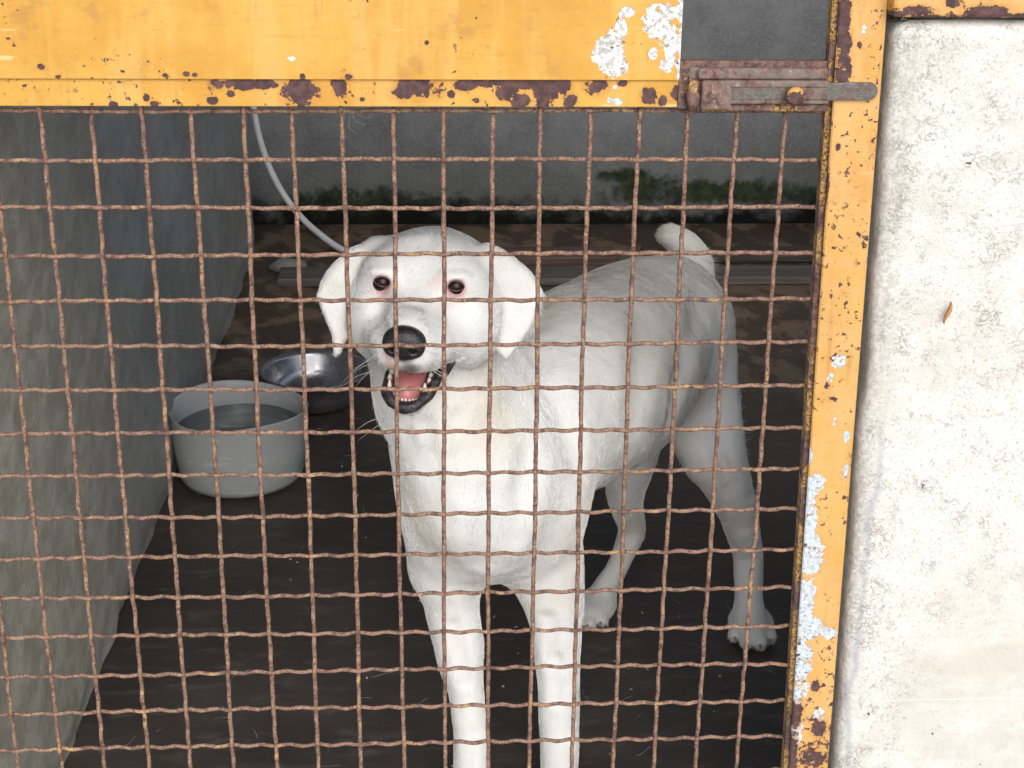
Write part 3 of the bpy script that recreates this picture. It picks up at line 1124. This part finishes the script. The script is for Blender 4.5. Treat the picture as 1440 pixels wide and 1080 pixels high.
    def mesh(self, name, smooth_it=2, soften=None, soft_it=0):
        import openvdb
        g = openvdb.FloatGrid(0.05)
        g.copyFromArray(self.f)
        v, q = g.convertToQuads(0.0)
        v = v * self.h + self.lo
        # relax the voxel steps
        e = np.concatenate([q[:, [0, 1]], q[:, [1, 2]], q[:, [2, 3]], q[:, [3, 0]]])
        e = np.concatenate([e, e[:, ::-1]])
        cnt = np.bincount(e[:, 0], minlength=len(v)).astype(float)
        for it in range(smooth_it):
            for lam in (0.5, -0.52):
                s = np.stack([np.bincount(e[:, 0], weights=v[e[:, 1], i], minlength=len(v)) for i in range(3)], 1)
                v = v + lam * (s / cnt[:, None] - v)
        if soften is not None:
            w = soften(v)[:, None]
            for it in range(soft_it):
                s = np.stack([np.bincount(e[:, 0], weights=v[e[:, 1], i], minlength=len(v)) for i in range(3)], 1)
                v = v + .6 * w * (s / cnt[:, None] - v)
        me = bpy.data.meshes.new(name)
        me.vertices.add(len(v))
        me.vertices.foreach_set('co', v.astype(np.float32).ravel())
        me.loops.add(q.size)
        me.loops.foreach_set('vertex_index', q[:, ::-1].astype(np.int32).ravel())
        me.polygons.add(len(q))
        me.polygons.foreach_set('loop_start', np.arange(0, q.size, 4, dtype=np.int32))
        me.update(calc_edges=True)
        me.polygons.foreach_set('use_smooth', [True] * len(q))
        return me, v, q


def R_(px, py, Y, rpx):
    p = U(px, py, Y)
    return (p, PX(p, rpx))


DF = Field((-0.20, 0.0, -0.004), (0.49, 0.90, 0.76), 0.0024)

# trunk
DF.chain([R_(735, 600, .33, 118), R_(795, 555, .42, 138), R_(854, 516, .53, 132), R_(906, 460, .64, 98), R_(936, 446, .70, 82)], .03)
# chest and fore-chest
DF.ball(U(690, 690, .285), (.084, .10, .098), k=.04)
DF.ball(U(684, 690, .215), (.055, .05, .075), k=.04)
# neck
DF.chain([R_(622, 440, .255, 80), R_(642, 545, .27, 100), R_(672, 640, .275, 118)], .035)
DF.chain([R_(600, 520, .20, 56), R_(628, 610, .205, 78), R_(668, 690, .22, 86)], .03)
# shoulders and upper arms
DF.chain([R_(640, 640, .27, 72), R_(630, 725, .255, 62), R_(628, 795, .27, 53)], .03)
DF.chain([R_(745, 600, .32, 86), R_(756, 700, .275, 70), R_(758, 775, .285, 57), R_(776, 840, .285, 38)], .03)
# front legs
DF.chain([R_(630, 795, .272, 46), R_(635, 850, .268, 38), R_(645, 915, .265, 34), R_(656, 970, .26, 25), R_(661, 1018, .255, 22.5), R_(663, 1044, .25, 24), R_(662, 1085, .243, 23.5), R_(660, 1112, .235, 28)], .016)
DF.chain([R_(770, 785, .29, 48), R_(779, 840, .285, 39), R_(782, 900, .28, 34), R_(786, 960, .273, 29), R_(786, 1016, .267, 27), R_(787, 1044, .26, 26), R_(787, 1085, .253, 24.5), R_(787, 1112, .245, 28)], .016)


CLAWS = []


def paw(root, fwd, width, length, height):
    """a dog's foot: pad mass and four toes in front"""
    fwd = Vector(fwd).normalized()
    side = fwd.cross(Vector((0, 0, 1))).normalized()
    up = Vector((0, 0, 1))
    base = Vector((root[0], root[1], 0))
    DF.ball(base + up * height * .42 + fwd * length * .12, (width * .46, length * .46, height * .46), (side, fwd, up), k=.012)
    for t, (s, f, rr) in enumerate(((-.36, .40, .86), (-.13, .56, 1.0), (.13, .56, 1.0), (.36, .40, .86))):
        a = base + side * (s * width * .8) + fwd * (length * .1) + up * (height * .52)
        b = base + side * (s * width) + fwd * (length * f) + up * (height * .30)
        CLAWS.append((b + fwd * (width * .13 * rr) - up * .001, fwd, up, width))
        DF.cone(a, width * .145 * rr, b, width * .15 * rr, k=.0035)


for p in (U(660, 1112, .235), U(787, 1112, .245)):
    paw(p, (-.08, -1, 0), .062, .085, .042)
# hind leg on the right of the picture
hipax = Vector((.92, -.40, 0)).normalized()
DF.ball(U(982, 520, .645), (PX(U(982, 520, .645), 42), .085, .105), (hipax, Vector((.40, .92, 0)).normalized(), Vector((0, 0, 1))), k=.04)
DF.chain([R_(976, 470, .68, 48), R_(990, 560, .64, 50), R_(1008, 640, .60, 41), R_(1034, 710, .615, 29), R_(1049, 765, .632, 22), R_(1052, 790, .632, 20.5), R_(1053, 835, .615, 19.5), R_(1054, 868, .60, 23)], .02)
DF.chain([R_(950, 575, .61, 24), R_(990, 640, .60, 28)], .03)
paw(UZ(1054, 884, .0), (-.12, -1, 0), .066, .098, .040)
# the other hind leg
DF.chain([R_(900, 560, .70, 50), R_(886, 640, .67, 38), R_(880, 702, .685, 25), R_(888, 742, .71, 19), R_(874, 785, .70, 15.5), R_(850, 830, .682, 17), R_(842, 846, .675, 20)], .018)
paw(UZ(839, 862, .0), (-.5, -1, 0), .060, .086, .038)
# rump and tail
DF.ball(U(945, 430, .74), (.061, .06, .062), k=.03)
DF.chain([R_(966, 412, .775, 36), R_(974, 376, .795, 30), R_(966, 352, .80, 25), R_(951, 338, .80, 20), R_(942, 333, .80, 17)], .014)

# head frame: origin between the eyes; u to the right of the picture, v out of the face, w up
HY = math.radians(9)
HR = math.radians(-3)
Hv = Vector((-math.sin(HY), -math.cos(HY), 0.0))
Hu = Vector((math.cos(HY), -math.sin(HY), 0.0))
Hw = Vector((0, 0, 1))
Hu, Hw = (Hu * math.cos(HR) + Hw * math.sin(HR)), (Hw * math.cos(HR) - Hu * math.sin(HR))
HO = U(592, 402, .148)


def H(u, v, w):
    return HO + Hu * u + Hv * v + Hw * w


HA = (Hu, Hv, Hw)
DF.ball(H(.002, -.060, -.016), (.067, .076, .053), HA, k=.02)              # skull
DF.ball(H(0, -.030, .004), (.052, .044, .030), HA, k=.02)                  # forehead
for s in (-1, 1):
    DF.ball(H(s * .034, -.012, .007), (.022, .022, .013), HA, k=.014)     # brow
    DF.ball(H(s * .047, -.034, -.042), (.028, .046, .044), HA, k=.022)    # cheek
    DF.cone(H(s * .036, -.01, -.046), .028, H(s * .0155, .050, -.042), .0190, k=.016)   # flews
    DF.cone(H(s * .0155, .050, -.042), .0190, H(s * .0105, .070, -.041), .0168, k=.012)
DF.cone(H(0, -.012, -.018), .030, H(0, .066, -.026), .0205, k=.014)        # bridge
DF.cone(H(0, .066, -.030), .019, H(0, .078, -.036), .016, k=.01)
# lower jaw, hanging open
DF.chain([(H(-.004, -.050, -.066), .036), (H(-.003, -.005, -.078), .029), (H(-.001, .034, -.089), .022), (H(0, .052, -.091), .0185)], .012)
# throat under the jaw
DF.chain([(H(-.006, -.06, -.080), .052), (H(.008, -.07, -.13), .062)], .025)
# mouth opening
DF.ball(H(0, .052, -.0765), (.0200, .050, .0125), HA, k=.005, cut=True)
DF.ball(H(.0, .066, -.0800), (.0170, .030, .0125), HA, k=.005, cut=True)
DF.cone(H(.013, .040, -.074), .009, H(.041, .016, -.055), .005, k=.005, cut=True)
# ears
EAR_L = [(499, 352, .200), (474, 372, .196), (453, 399, .190), (446, 415, .187), (454, 440, .184), (467, 470, .181), (470, 500, .178), (479, 497, .178), (492, 458, .182), (501, 425, .186), (504, 385, .192)]
EAR_R = [(684, 345, .196), (716, 360, .190), (746, 385, .184), (763, 409, .180), (758, 436, .178), (743, 466, .175), (727, 488, .172), (712, 508, .170), (701, 496, .171), (697, 455, .174), (688, 400, .182)]
DF.flap([U(*p) for p in EAR_L], .0058, .0045, 2.2, .010)
DF.flap([U(*p) for p in EAR_R], .0058, .0045, 2.2, .010)
DF.cone(H(-.054, -.052, .012), .014, U(478, 392, .194), .009, k=.016)
DF.cone(H(.058, -.050, .012), .014, U(722, 392, .188), .009, k=.016)

def groove(pts, r, out, k):
    q = []
    for (x, y) in pts:
        h = DF.hit(x, y)
        n = Vector(DF.normal(np.array(h)))
        q.append(h + n * out)
    for a, c in zip(q[:-1], q[1:]):
        DF.cone(a, r, c, r, k, True)


groove([(756, 500), (775, 545), (800, 600), (812, 650)], .010, .006, .022)          # behind the shoulder
groove([(984, 440), (966, 490), (954, 545), (946, 590)], .010, .006, .022)          # flank
groove([(905, 440), (900, 520), (892, 590)], .016, .012, .022)                      # last rib
groove([(688, 700), (690, 750), (684, 795)], .012, .008, .022)                      # breast furrow
groove([(640, 880), (655, 960)], .006, .004, .012)
groove([(772, 870), (781, 930), (783, 985)], .006, .004, .012)
groove([(745, 640), (735, 700), (728, 760)], .010, .0065, .020)                     # upper arm
groove([(1000, 610), (1030, 690), (1046, 745)], .007, .005, .014)                   # thigh tendon
groove([(592, 345), (593, 375), (588, 420)], .010, .0075, .020)                     # brow furrow
groove([(600, 600), (606, 640), (612, 690)], .006, .0042, .012)
groove([(575, 610), (584, 650)], .005, .0035, .010)
groove([(640, 590), (650, 640), (648, 690)], .006, .0042, .012)
groove([(528, 440), (540, 470), (538, 495)], .006, .0045, .012)

EYES = []
for (ex, ey, tl) in ((538, 397, .10), (641, 403, -.04)):
    hp = DF.hit(ex, ey)
    vd = (hp - CAM_LOC).normalized()
    right = vd.cross(Vector((0, 0, 1))).normalized()
    up = right.cross(vd)
    right, up = right * math.cos(tl) - up * math.sin(tl), up * math.cos(tl) + right * math.sin(tl)
    EYES.append((hp + vd * .0080, vd, right, up))
    DF.ball(hp + up * .0090 + vd * .0045, (.0130, .0085, .0040), (right, vd, up), k=.006)      # upper lid
for c, vd, right, up in EYES:
    DF.ball(c - vd * .008, (.0074, .011, .0045), (right, vd, up), k=.003, cut=True)

NOSE_C = DF.hit(567, 486)


def dog_parts():
    global dog
    def soft(p):
        d = np.linalg.norm(p - np.array(H(0, -.02, -.03)), axis=1)
        return np.clip((d - .125) / .04, 0, 1) * np.clip((p[:, 2] - .27) / .05, 0, 1) * np.clip((.72 - p[:, 1]) / .05, 0, 1)
    me, v, q = DF.mesh('dog', 3, soft, 40)
    nrm = DF.normal(v)
    hd_ = np.exp(-(np.linalg.norm(v - np.array(H(0, 0, -.03)), axis=1) / .11) ** 6)
    amp = (1 - .75 * hd_) * np.clip(v[:, 2] / .05, .2, 1)
    v = v + nrm * (amp * (.0018 * vnoise(v, 20, 41, 2) + .0010 * vnoise(v * np.array([1, 1, .55]), 75, 42, 2)))[:, None]
    me.vertices.foreach_set('co', v.astype(np.float32).ravel())
    me.update()
    # ---- coat colour, painted per vertex
    cl = np.tile(np.array([.82, .815, .80]), (len(v), 1))

    def blend(mask, col):
        cl[:] = cl * (1 - mask[:, None]) + np.array(col) * mask[:, None]

    def near(p, r0, r1, sc=(1, 1, 1)):
        d = np.linalg.norm((v - np.array(p)) / np.array(sc), axis=1)
        t = np.clip((r1 - d) / (r1 - r0), 0, 1)
        return t * t * (3 - 2 * t)
    n1 = vnoise(v, 14, 3)
    back = np.clip((v[:, 2] - .36) / .14, 0, 1) * np.clip((v[:, 1] - .30) / .12, 0, 1)
    blend(back * (.65 + .25 * n1), (.77, .735, .64))  # cream back; dimmer light at the rear is also put into its tone
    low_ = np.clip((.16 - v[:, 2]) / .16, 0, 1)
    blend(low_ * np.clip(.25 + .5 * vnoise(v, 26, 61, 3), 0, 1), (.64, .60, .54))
    hc = DF.hit(688, 590)
    blend(near(hc, .01, .08) * .4, (.78, .68, .50))
    blend(np.clip(n1 - .05, 0, 1) * .55, (.76, .70, .58))
    for c, vd, right, up in EYES:
        pc = np.array(c - vd * .008)
        blend(near(pc - np.array(up) * .006, .006, .020) * .50, (.74, .48, .46))
        blend(near(pc - np.array(up) * .003, .007, .0125) * .7, (.45, .22, .21))
        blend(near(pc, .006, .0090) * .8, (.12, .06, .055))
    for (x, y, r, a) in ((614, 398, .013, .35), (552, 515, .014, .55), (545, 500, .008, .4)):
        h = DF.hit(x, y)
        blend(near(h, .2 * r, r) * a, (.76, .46, .43))
    blend(near(NOSE_C + Hv * -.004, .014, .019), (.02, .018, .018))
    nz = DF.hit(578, 455)
    blend(near(nz, .004, .022) * .35, (.55, .53, .52))
    for (x, y) in ((566, 522), (574, 516), (582, 520)):
        blend(near(DF.hit(x, y), .002, .010) * .75, (.10, .09, .09))
    # mouth lining, darker towards the throat
    ins = np.array([(np.array(p) - np.array(HO)) for p in v[:1]])
    L = (v - np.array(HO)) @ np.array([list(Hu), list(Hv), list(Hw)]).T
    e1 = (L[:, 0] / .0225) ** 2 + ((L[:, 1] - .052) / .054) ** 2 + ((L[:, 2] + .0765) / .0145) ** 2
    blend((e1 < 1.0).astype(float) * .95, (.34, .10, .10))
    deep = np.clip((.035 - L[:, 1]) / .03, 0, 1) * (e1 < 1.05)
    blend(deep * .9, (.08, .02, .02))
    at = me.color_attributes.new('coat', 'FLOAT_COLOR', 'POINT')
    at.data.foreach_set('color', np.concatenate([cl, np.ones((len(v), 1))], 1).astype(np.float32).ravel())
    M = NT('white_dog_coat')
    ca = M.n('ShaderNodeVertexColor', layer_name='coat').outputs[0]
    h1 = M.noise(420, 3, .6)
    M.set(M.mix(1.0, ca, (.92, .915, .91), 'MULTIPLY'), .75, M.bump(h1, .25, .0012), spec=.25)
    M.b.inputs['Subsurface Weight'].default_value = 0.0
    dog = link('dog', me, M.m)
    tag(dog, 'white short-haired dog with folded ears and open mouth standing behind the mesh', 'dog')

    # ---- eyes
    em = NT('dark_brown_eye')
    em.set((.014, .007, .005), .05, spec=.22)
    for c, vd, right, up in EYES:
        bm = bmesh.new()
        bmesh.ops.create_uvsphere(bm, u_segments=28, v_segments=20, radius=.0098, matrix=Matrix.Translation(c + vd * .0015))
        e = bpy.data.meshes.new('eye')
        bm.to_mesh(e)
        bm.free()
        e.polygons.foreach_set('use_smooth', [True] * len(e.polygons))
        link('eye', e, em.m, dog)

    RM = NT('dark_eye_rim').set((.085, .040, .036), .4)
    for c, vd, right, up in EYES:
        ec = c + vd * .0015
        pts = []
        for k in range(25):
            a = 2 * math.pi * k / 24
            x, y = .0080 * math.cos(a), (.0050 if math.sin(a) > 0 else .0040) * math.sin(a) * (1 - .25 * math.cos(a) ** 2)
            y -= .0008 * math.cos(a)
            pts.append(ec + right * x + up * y - vd * math.sqrt(max(1e-6, .0103 ** 2 - x * x - y * y)))
        link('eyelid', tube_mesh('eyelid', pts, .00065, 8, False), RM, dog)

    CM = NT('horn_claw').set((.30, .25, .21), .4)
    for p, f, u_, w_ in CLAWS:
        link('claw', tube_mesh('claw', [p - f * .002 + u_ * .0015, p + f * .0035 + u_ * .0005, p + f * .0070 - u_ * .0025], [.0021, .0018, .0006], 8), CM, dog)

    # ---- nose
    nf = Field(np.array(NOSE_C) - .032, np.array(NOSE_C) + .032, .0009)
    nc = NOSE_C + Hv * -.006
    nf.ball(nc + Hw * .003, (.0195, .0125, .0135), HA, k=.004)
    nf.ball(nc - Hw * .006 + Hv * -.001, (.0150, .0110, .0110), HA, k=.006)
    for s in (-1, 1):
        nf.ball(nc + Hu * s * .0115 - Hw * .002 + Hv * .004, (.0075, .0065, .0085), HA, k=.004)
        nf.cone(nc + Hu * s * .0095 + Hv * .014 - Hw * .0035, .0032, nc + Hu * s * .0092 + Hv * .0062 - Hw * .003, .0022, k=.003, cut=True)
        nf.cone(nc + Hu * s * .0100 + Hv * .013 - Hw * .0040, .0022, nc + Hu * s * .0190 + Hv * .006 - Hw * .0075, .0010, k=.002, cut=True)
    nf.cone(nc + Hv * .014 + Hw * .002, .0009, nc + Hv * .012 - Hw * .018, .0014, k=.002, cut=True)
    nm, _, _ = nf.mesh('nose', 2)
    NM = NT('wet_black_nose')
    vz = NM.voro(650, 'F1')
    pk = NM.ramp(NM.noise(120, 2, .5), .62, .72)
    NM.set(NM.mix(pk, (.013, .012, .013), (.07, .045, .046)), NM.ramp(NM.noise(90, 3), .35, .65, .24, .48), NM.bump(vz, .55, .0008), spec=.6)
    link('nose', nm, NM.m, dog)

    # ---- lips, tongue, teeth
    LM = NT('black_lip')
    LM.set(LM.mix(LM.ramp(LM.noise(170, 4, .65), .45, .68), (.013, .011, .012), (.085, .060, .062)), LM.ramp(LM.noise(120, 3), .4, .6, .35, .6), LM.bump(LM.noise(330, 3), .8, .0014))

    def surf_path(pts, off=.0):
        out = []
        for (x, y) in pts:
            h = DF.hit(x, y)
            out.append(h + (CAM_LOC - h).normalized() * off)
        return out

    def smooth_path(P, n=6):
        P = [Vector(p) for p in P]
        Q = [2 * P[0] - P[1]] + P + [2 * P[-1] - P[-2]]
        S = []
        for i in range(len(P) - 1):
            p0, p1, p2, p3 = Q[i:i + 4]
            for j in range(n):
                t = j / n
                S.append(.5 * (2 * p1 + (p2 - p0) * t + (2 * p0 - 5 * p1 + 4 * p2 - p3) * t * t + (3 * p1 - p0 - 3 * p2 + p3) * t ** 3))
        S.append(P[-1])
        return S
    J = lambda a, rx, v0, w0, ln: H(math.sin(a) * rx, v0 + math.cos(a) * ln, w0 - .004 * math.cos(a))
    low = smooth_path([H(-.0215, .012, -.073), H(-.0225, .034, -.079), H(-.0200, .056, -.0855), H(-.0115, .0690, -.0920), H(0, .0725, -.0950), H(.0115, .0690, -.0920), H(.0205, .056, -.0850), H(.0245, .040, -.0770), H(.0315, .030, -.0695), H(.0375, .022, -.0620), H(.0410, .017, -.0545)])
    rr = [(.0016 + .0036 * min(1, 1.5 * math.sin(math.pi * k / (len(low) - 1))) * (.55 + .45 * min(1, k / 14))) * (1 + .10 * math.sin(k * .55) + .06 * math.sin(k * 1.1 + 1)) for k in range(len(low))]
    link('lip', tube_mesh('lip', low, rr, 10), LM.m, dog)
    tf = Field(np.array(H(0, .04, -.08)) - .05, np.array(H(0, .04, -.08)) + .05, .0011)
    tf.chain([(H(0, .004, -.068), .014), (H(0, .030, -.0765), .0145), (H(0, .052, -.0835), .0125), (H(0, .060, -.0865), .009)], .006)
    tf.ball(H(0, .034, -.0600), (.0022, .034, .010), HA, k=.005, cut=True)
    tm, _, _ = tf.mesh('tongue', 2)
    TM = NT('pink_tongue')
    TM.set(TM.mix(TM.noise(90, 3), (.40, .125, .13), (.54, .21, .21)), .35, TM.bump(TM.noise(900, 2), .4, .0006), **{'Subsurface Weight': .15, 'Subsurface Radius': (.004, .0015, .001)})
    link('tongue', tm, TM.m, dog)
    TW = NT('ivory_tooth')
    TW.set((.68, .63, .53), .3)
    for (u, vv, w, hgt, r) in [(-.0165, .058, -.0835, .0095, .0023), (.0165, .058, -.0835, .0095, .0023)] +             [(x, .0685 - .9 * abs(x) ** 1.5 * 4, -.0895, .0018 + .0010 * random.random(), .0015) for x in (-.0095, -.0062, -.0027, .0006, .0042, .0074, .0100)] +             [(s * .0185, vq, -.0790 + (.045 - vq) * .22, .0058, .0027) for s in (-1, 1) for vq in (.036, .045)]:
        b0 = H(u, vv, w)
        tp = [b0, b0 + Hw * hgt * .5 + Hv * .0006, b0 + Hw * hgt * .85 + Hv * .0002, b0 + Hw * hgt]
        link('tooth', tube_mesh('tooth', tp, [r, r * .85, r * .5, r * .15], 8), TW.m, dog)
    return me, v


def dog_fur(me, v):
    """short coat as hair strands lying along the body"""
    N = 260000
    nf = len(me.polygons)
    area = np.zeros(nf, np.float32)
    me.polygons.foreach_get('area', area)
    cen = np.zeros(nf * 3, np.float32)
    me.polygons.foreach_get('center', cen)
    nor = np.zeros(nf * 3, np.float32)
    me.polygons.foreach_get('normal', nor)
    idx = np.zeros(nf * 4, np.int32)
    me.polygons.foreach_get('vertices', idx)
    cen, nor, idx = cen.reshape(-1, 3), nor.reshape(-1, 3), idx.reshape(-1, 4)
    L = (cen - np.array(HO)) @ np.array([list(Hu), list(Hv), list(Hw)]).T
    keep = np.ones(nf)
    e1 = (L[:, 0] / .0235) ** 2 + ((L[:, 1] - .052) / .056) ** 2 + ((L[:, 2] + .0765) / .0155) ** 2
    keep[e1 < 1] = 0
    keep[np.linalg.norm(cen - np.array(NOSE_C + Hv * -.006), axis=1) < .019] = 0
    for c, vd, right, up in EYES:
        keep[np.linalg.norm(cen - np.array(c - vd * .008), axis=1) < .0125] = 0
    cam = np.array(CAM_LOC)
    toc = cam - cen
    toc /= np.linalg.norm(toc, axis=1, keepdims=True)
    face = (toc * nor).sum(1)
    head = np.exp(-(np.linalg.norm(L - np.array([0, -.01, -.03]), axis=1) / .10) ** 4)
    wgt = area * keep * np.where(face > -.35, 1.0, .25) * (1 + 1.3 * head)
    pick = rng.choice(nf, N, p=wgt / wgt.sum())
    bc = rng.dirichlet((1, 1, 1, 1), N)
    P = (v[idx[pick]] * bc[..., None]).sum(1)
    n = nor[pick]
    hd = head[pick]
    # which way the coat lies
    nose = np.array(NOSE_C)
    f_head = P - nose
    f_head /= np.linalg.norm(f_head, axis=1, keepdims=True)
    f_head = f_head + np.array([0, 0, -.25])
    ear = ((np.abs(L[pick, 0]) > .064) & (L[pick, 2] < .03)).astype(float) * hd
    f_down = np.tile(np.array([0.03, .08, -1.0]), (N, 1))
    f_back = np.tile(np.array([.38, .86, -.30]), (N, 1))
    tb = np.clip((P[:, 1] - .28) / .14, 0, 1) * np.clip((P[:, 2] - .22) / .12, 0, 1)
    flow = f_down * (1 - tb[:, None]) + f_back * tb[:, None]
    hw = np.clip(hd * 1.5, 0, 1) * (1 - ear)
    flow = flow * (1 - hw[:, None]) + f_head * hw[:, None]
    tail = ((P[:, 1] > .74) & (P[:, 2] > .50))
    flow[tail] = np.array([-.75, .1, .35])
    sw = np.stack([vnoise(P, 16, 11 + i, 2) + .7 * vnoise(P, 85, 21 + i, 2) for i in range(3)], 1)
    flow = flow + .55 * sw + rng.normal(0, .16, (N, 3))
    flow -= n * (flow * n).sum(1, keepdims=True)
    flow /= np.maximum(np.linalg.norm(flow, axis=1, keepdims=True), 1e-6)
    ln = (.0180 - .0105 * np.clip(hd * 1.4, 0, 1)) * rng.uniform(.6, 1.25, N)
    ln = np.where(tail, ln * .8, ln)
    ln = np.where(P[:, 2] < .10, ln * .55, ln)
    ln = np.where(ear > .3, ln * .45, ln)
    shag = ((P[:, 2] > .26) & (P[:, 2] < .55) & (hd < .3)) & ~tail
    ln = np.where(shag & (rng.uniform(0, 1, N) < .25), ln * 1.6, ln)
    lift = np.clip(rng.normal(.38, .15, N) + .16 * vnoise(P, 60, 71, 2), .06, .8)
    pts = np.zeros((N, 4, 3))
    for k in range(4):
        t = k / 3.0
        pts[:, k] = P - n * .0006 + flow * (ln * t)[:, None] + n * (ln * lift * (t - .42 * t * t))[:, None]
    cell = .0052
    jit = np.stack([vnoise(P, 70, 81 + i, 1) for i in range(3)], 1) * .6
    cc_ = (np.floor(P / cell + jit) + .5 - jit) * cell
    pull = (cc_ - P)
    pull -= n * (pull * n).sum(1, keepdims=True)
    for k in (1, 2, 3):
        pts[:, k] += pull * (.55 * (k / 3.0) ** 1.3)
    hc = bpy.data.hair_curves.new('fur')
    hc.add_curves([4] * N)
    hc.points.foreach_set('position', pts.astype(np.float32).ravel())
    rad = np.tile(np.array([.00024, .00022, .00016, .00004]), N)
    hc.points.foreach_set('radius', rad.astype(np.float32))
    ca = np.zeros(len(v) * 4, np.float32)
    me.color_attributes['coat'].data.foreach_get('color', ca)
    cc = ca.reshape(-1, 4)[idx[pick][:, 0]].copy()
    lum = cc[:, :3].mean(1)
    cc[:, :3] = np.clip(cc[:, :3] * (rng.uniform(.84, 1.10, (N, 1)) + .16 * vnoise(P, 110, 51, 2)[:, None]), 0, .92)
    at = hc.attributes.new('coat', 'FLOAT_COLOR', 'CURVE')
    at.data.foreach_set('color', cc.ravel())
    M = NT('white_dog_hair')
    a = M.n('ShaderNodeAttribute', attribute_name='coat').outputs['Color']
    M.set(a, .55, spec=.3)
    o = bpy.data.objects.new('fur', hc)
    hc.materials.append(M.m)
    C.objects.link(o)
    o.parent = dog
    # whiskers
    wp = []
    WM = NT('white_whisker').set((.8, .79, .76), .4)
    for k, (x, y) in enumerate([(527, 500), (530, 510), (528, 520), (535, 513), (598, 512), (606, 506), (604, 518), (545, 583), (555, 588)]):
        h = DF.hit(x, y)
        if h is None:
            continue
        s = -1 if x < 567 else 1
        d = (Hu * s + Hv * .25 - Hw * random.uniform(.3, .9)).normalized()
        Lw = random.uniform(.025, .045)
        link('whisker', tube_mesh('whisker', [h, h + d * Lw * .5, h + d * Lw - Hw * .006], [.00022, .00018, .00006], 4), WM, dog)

me_, v_ = dog_parts()
dog_fur(me_, v_)
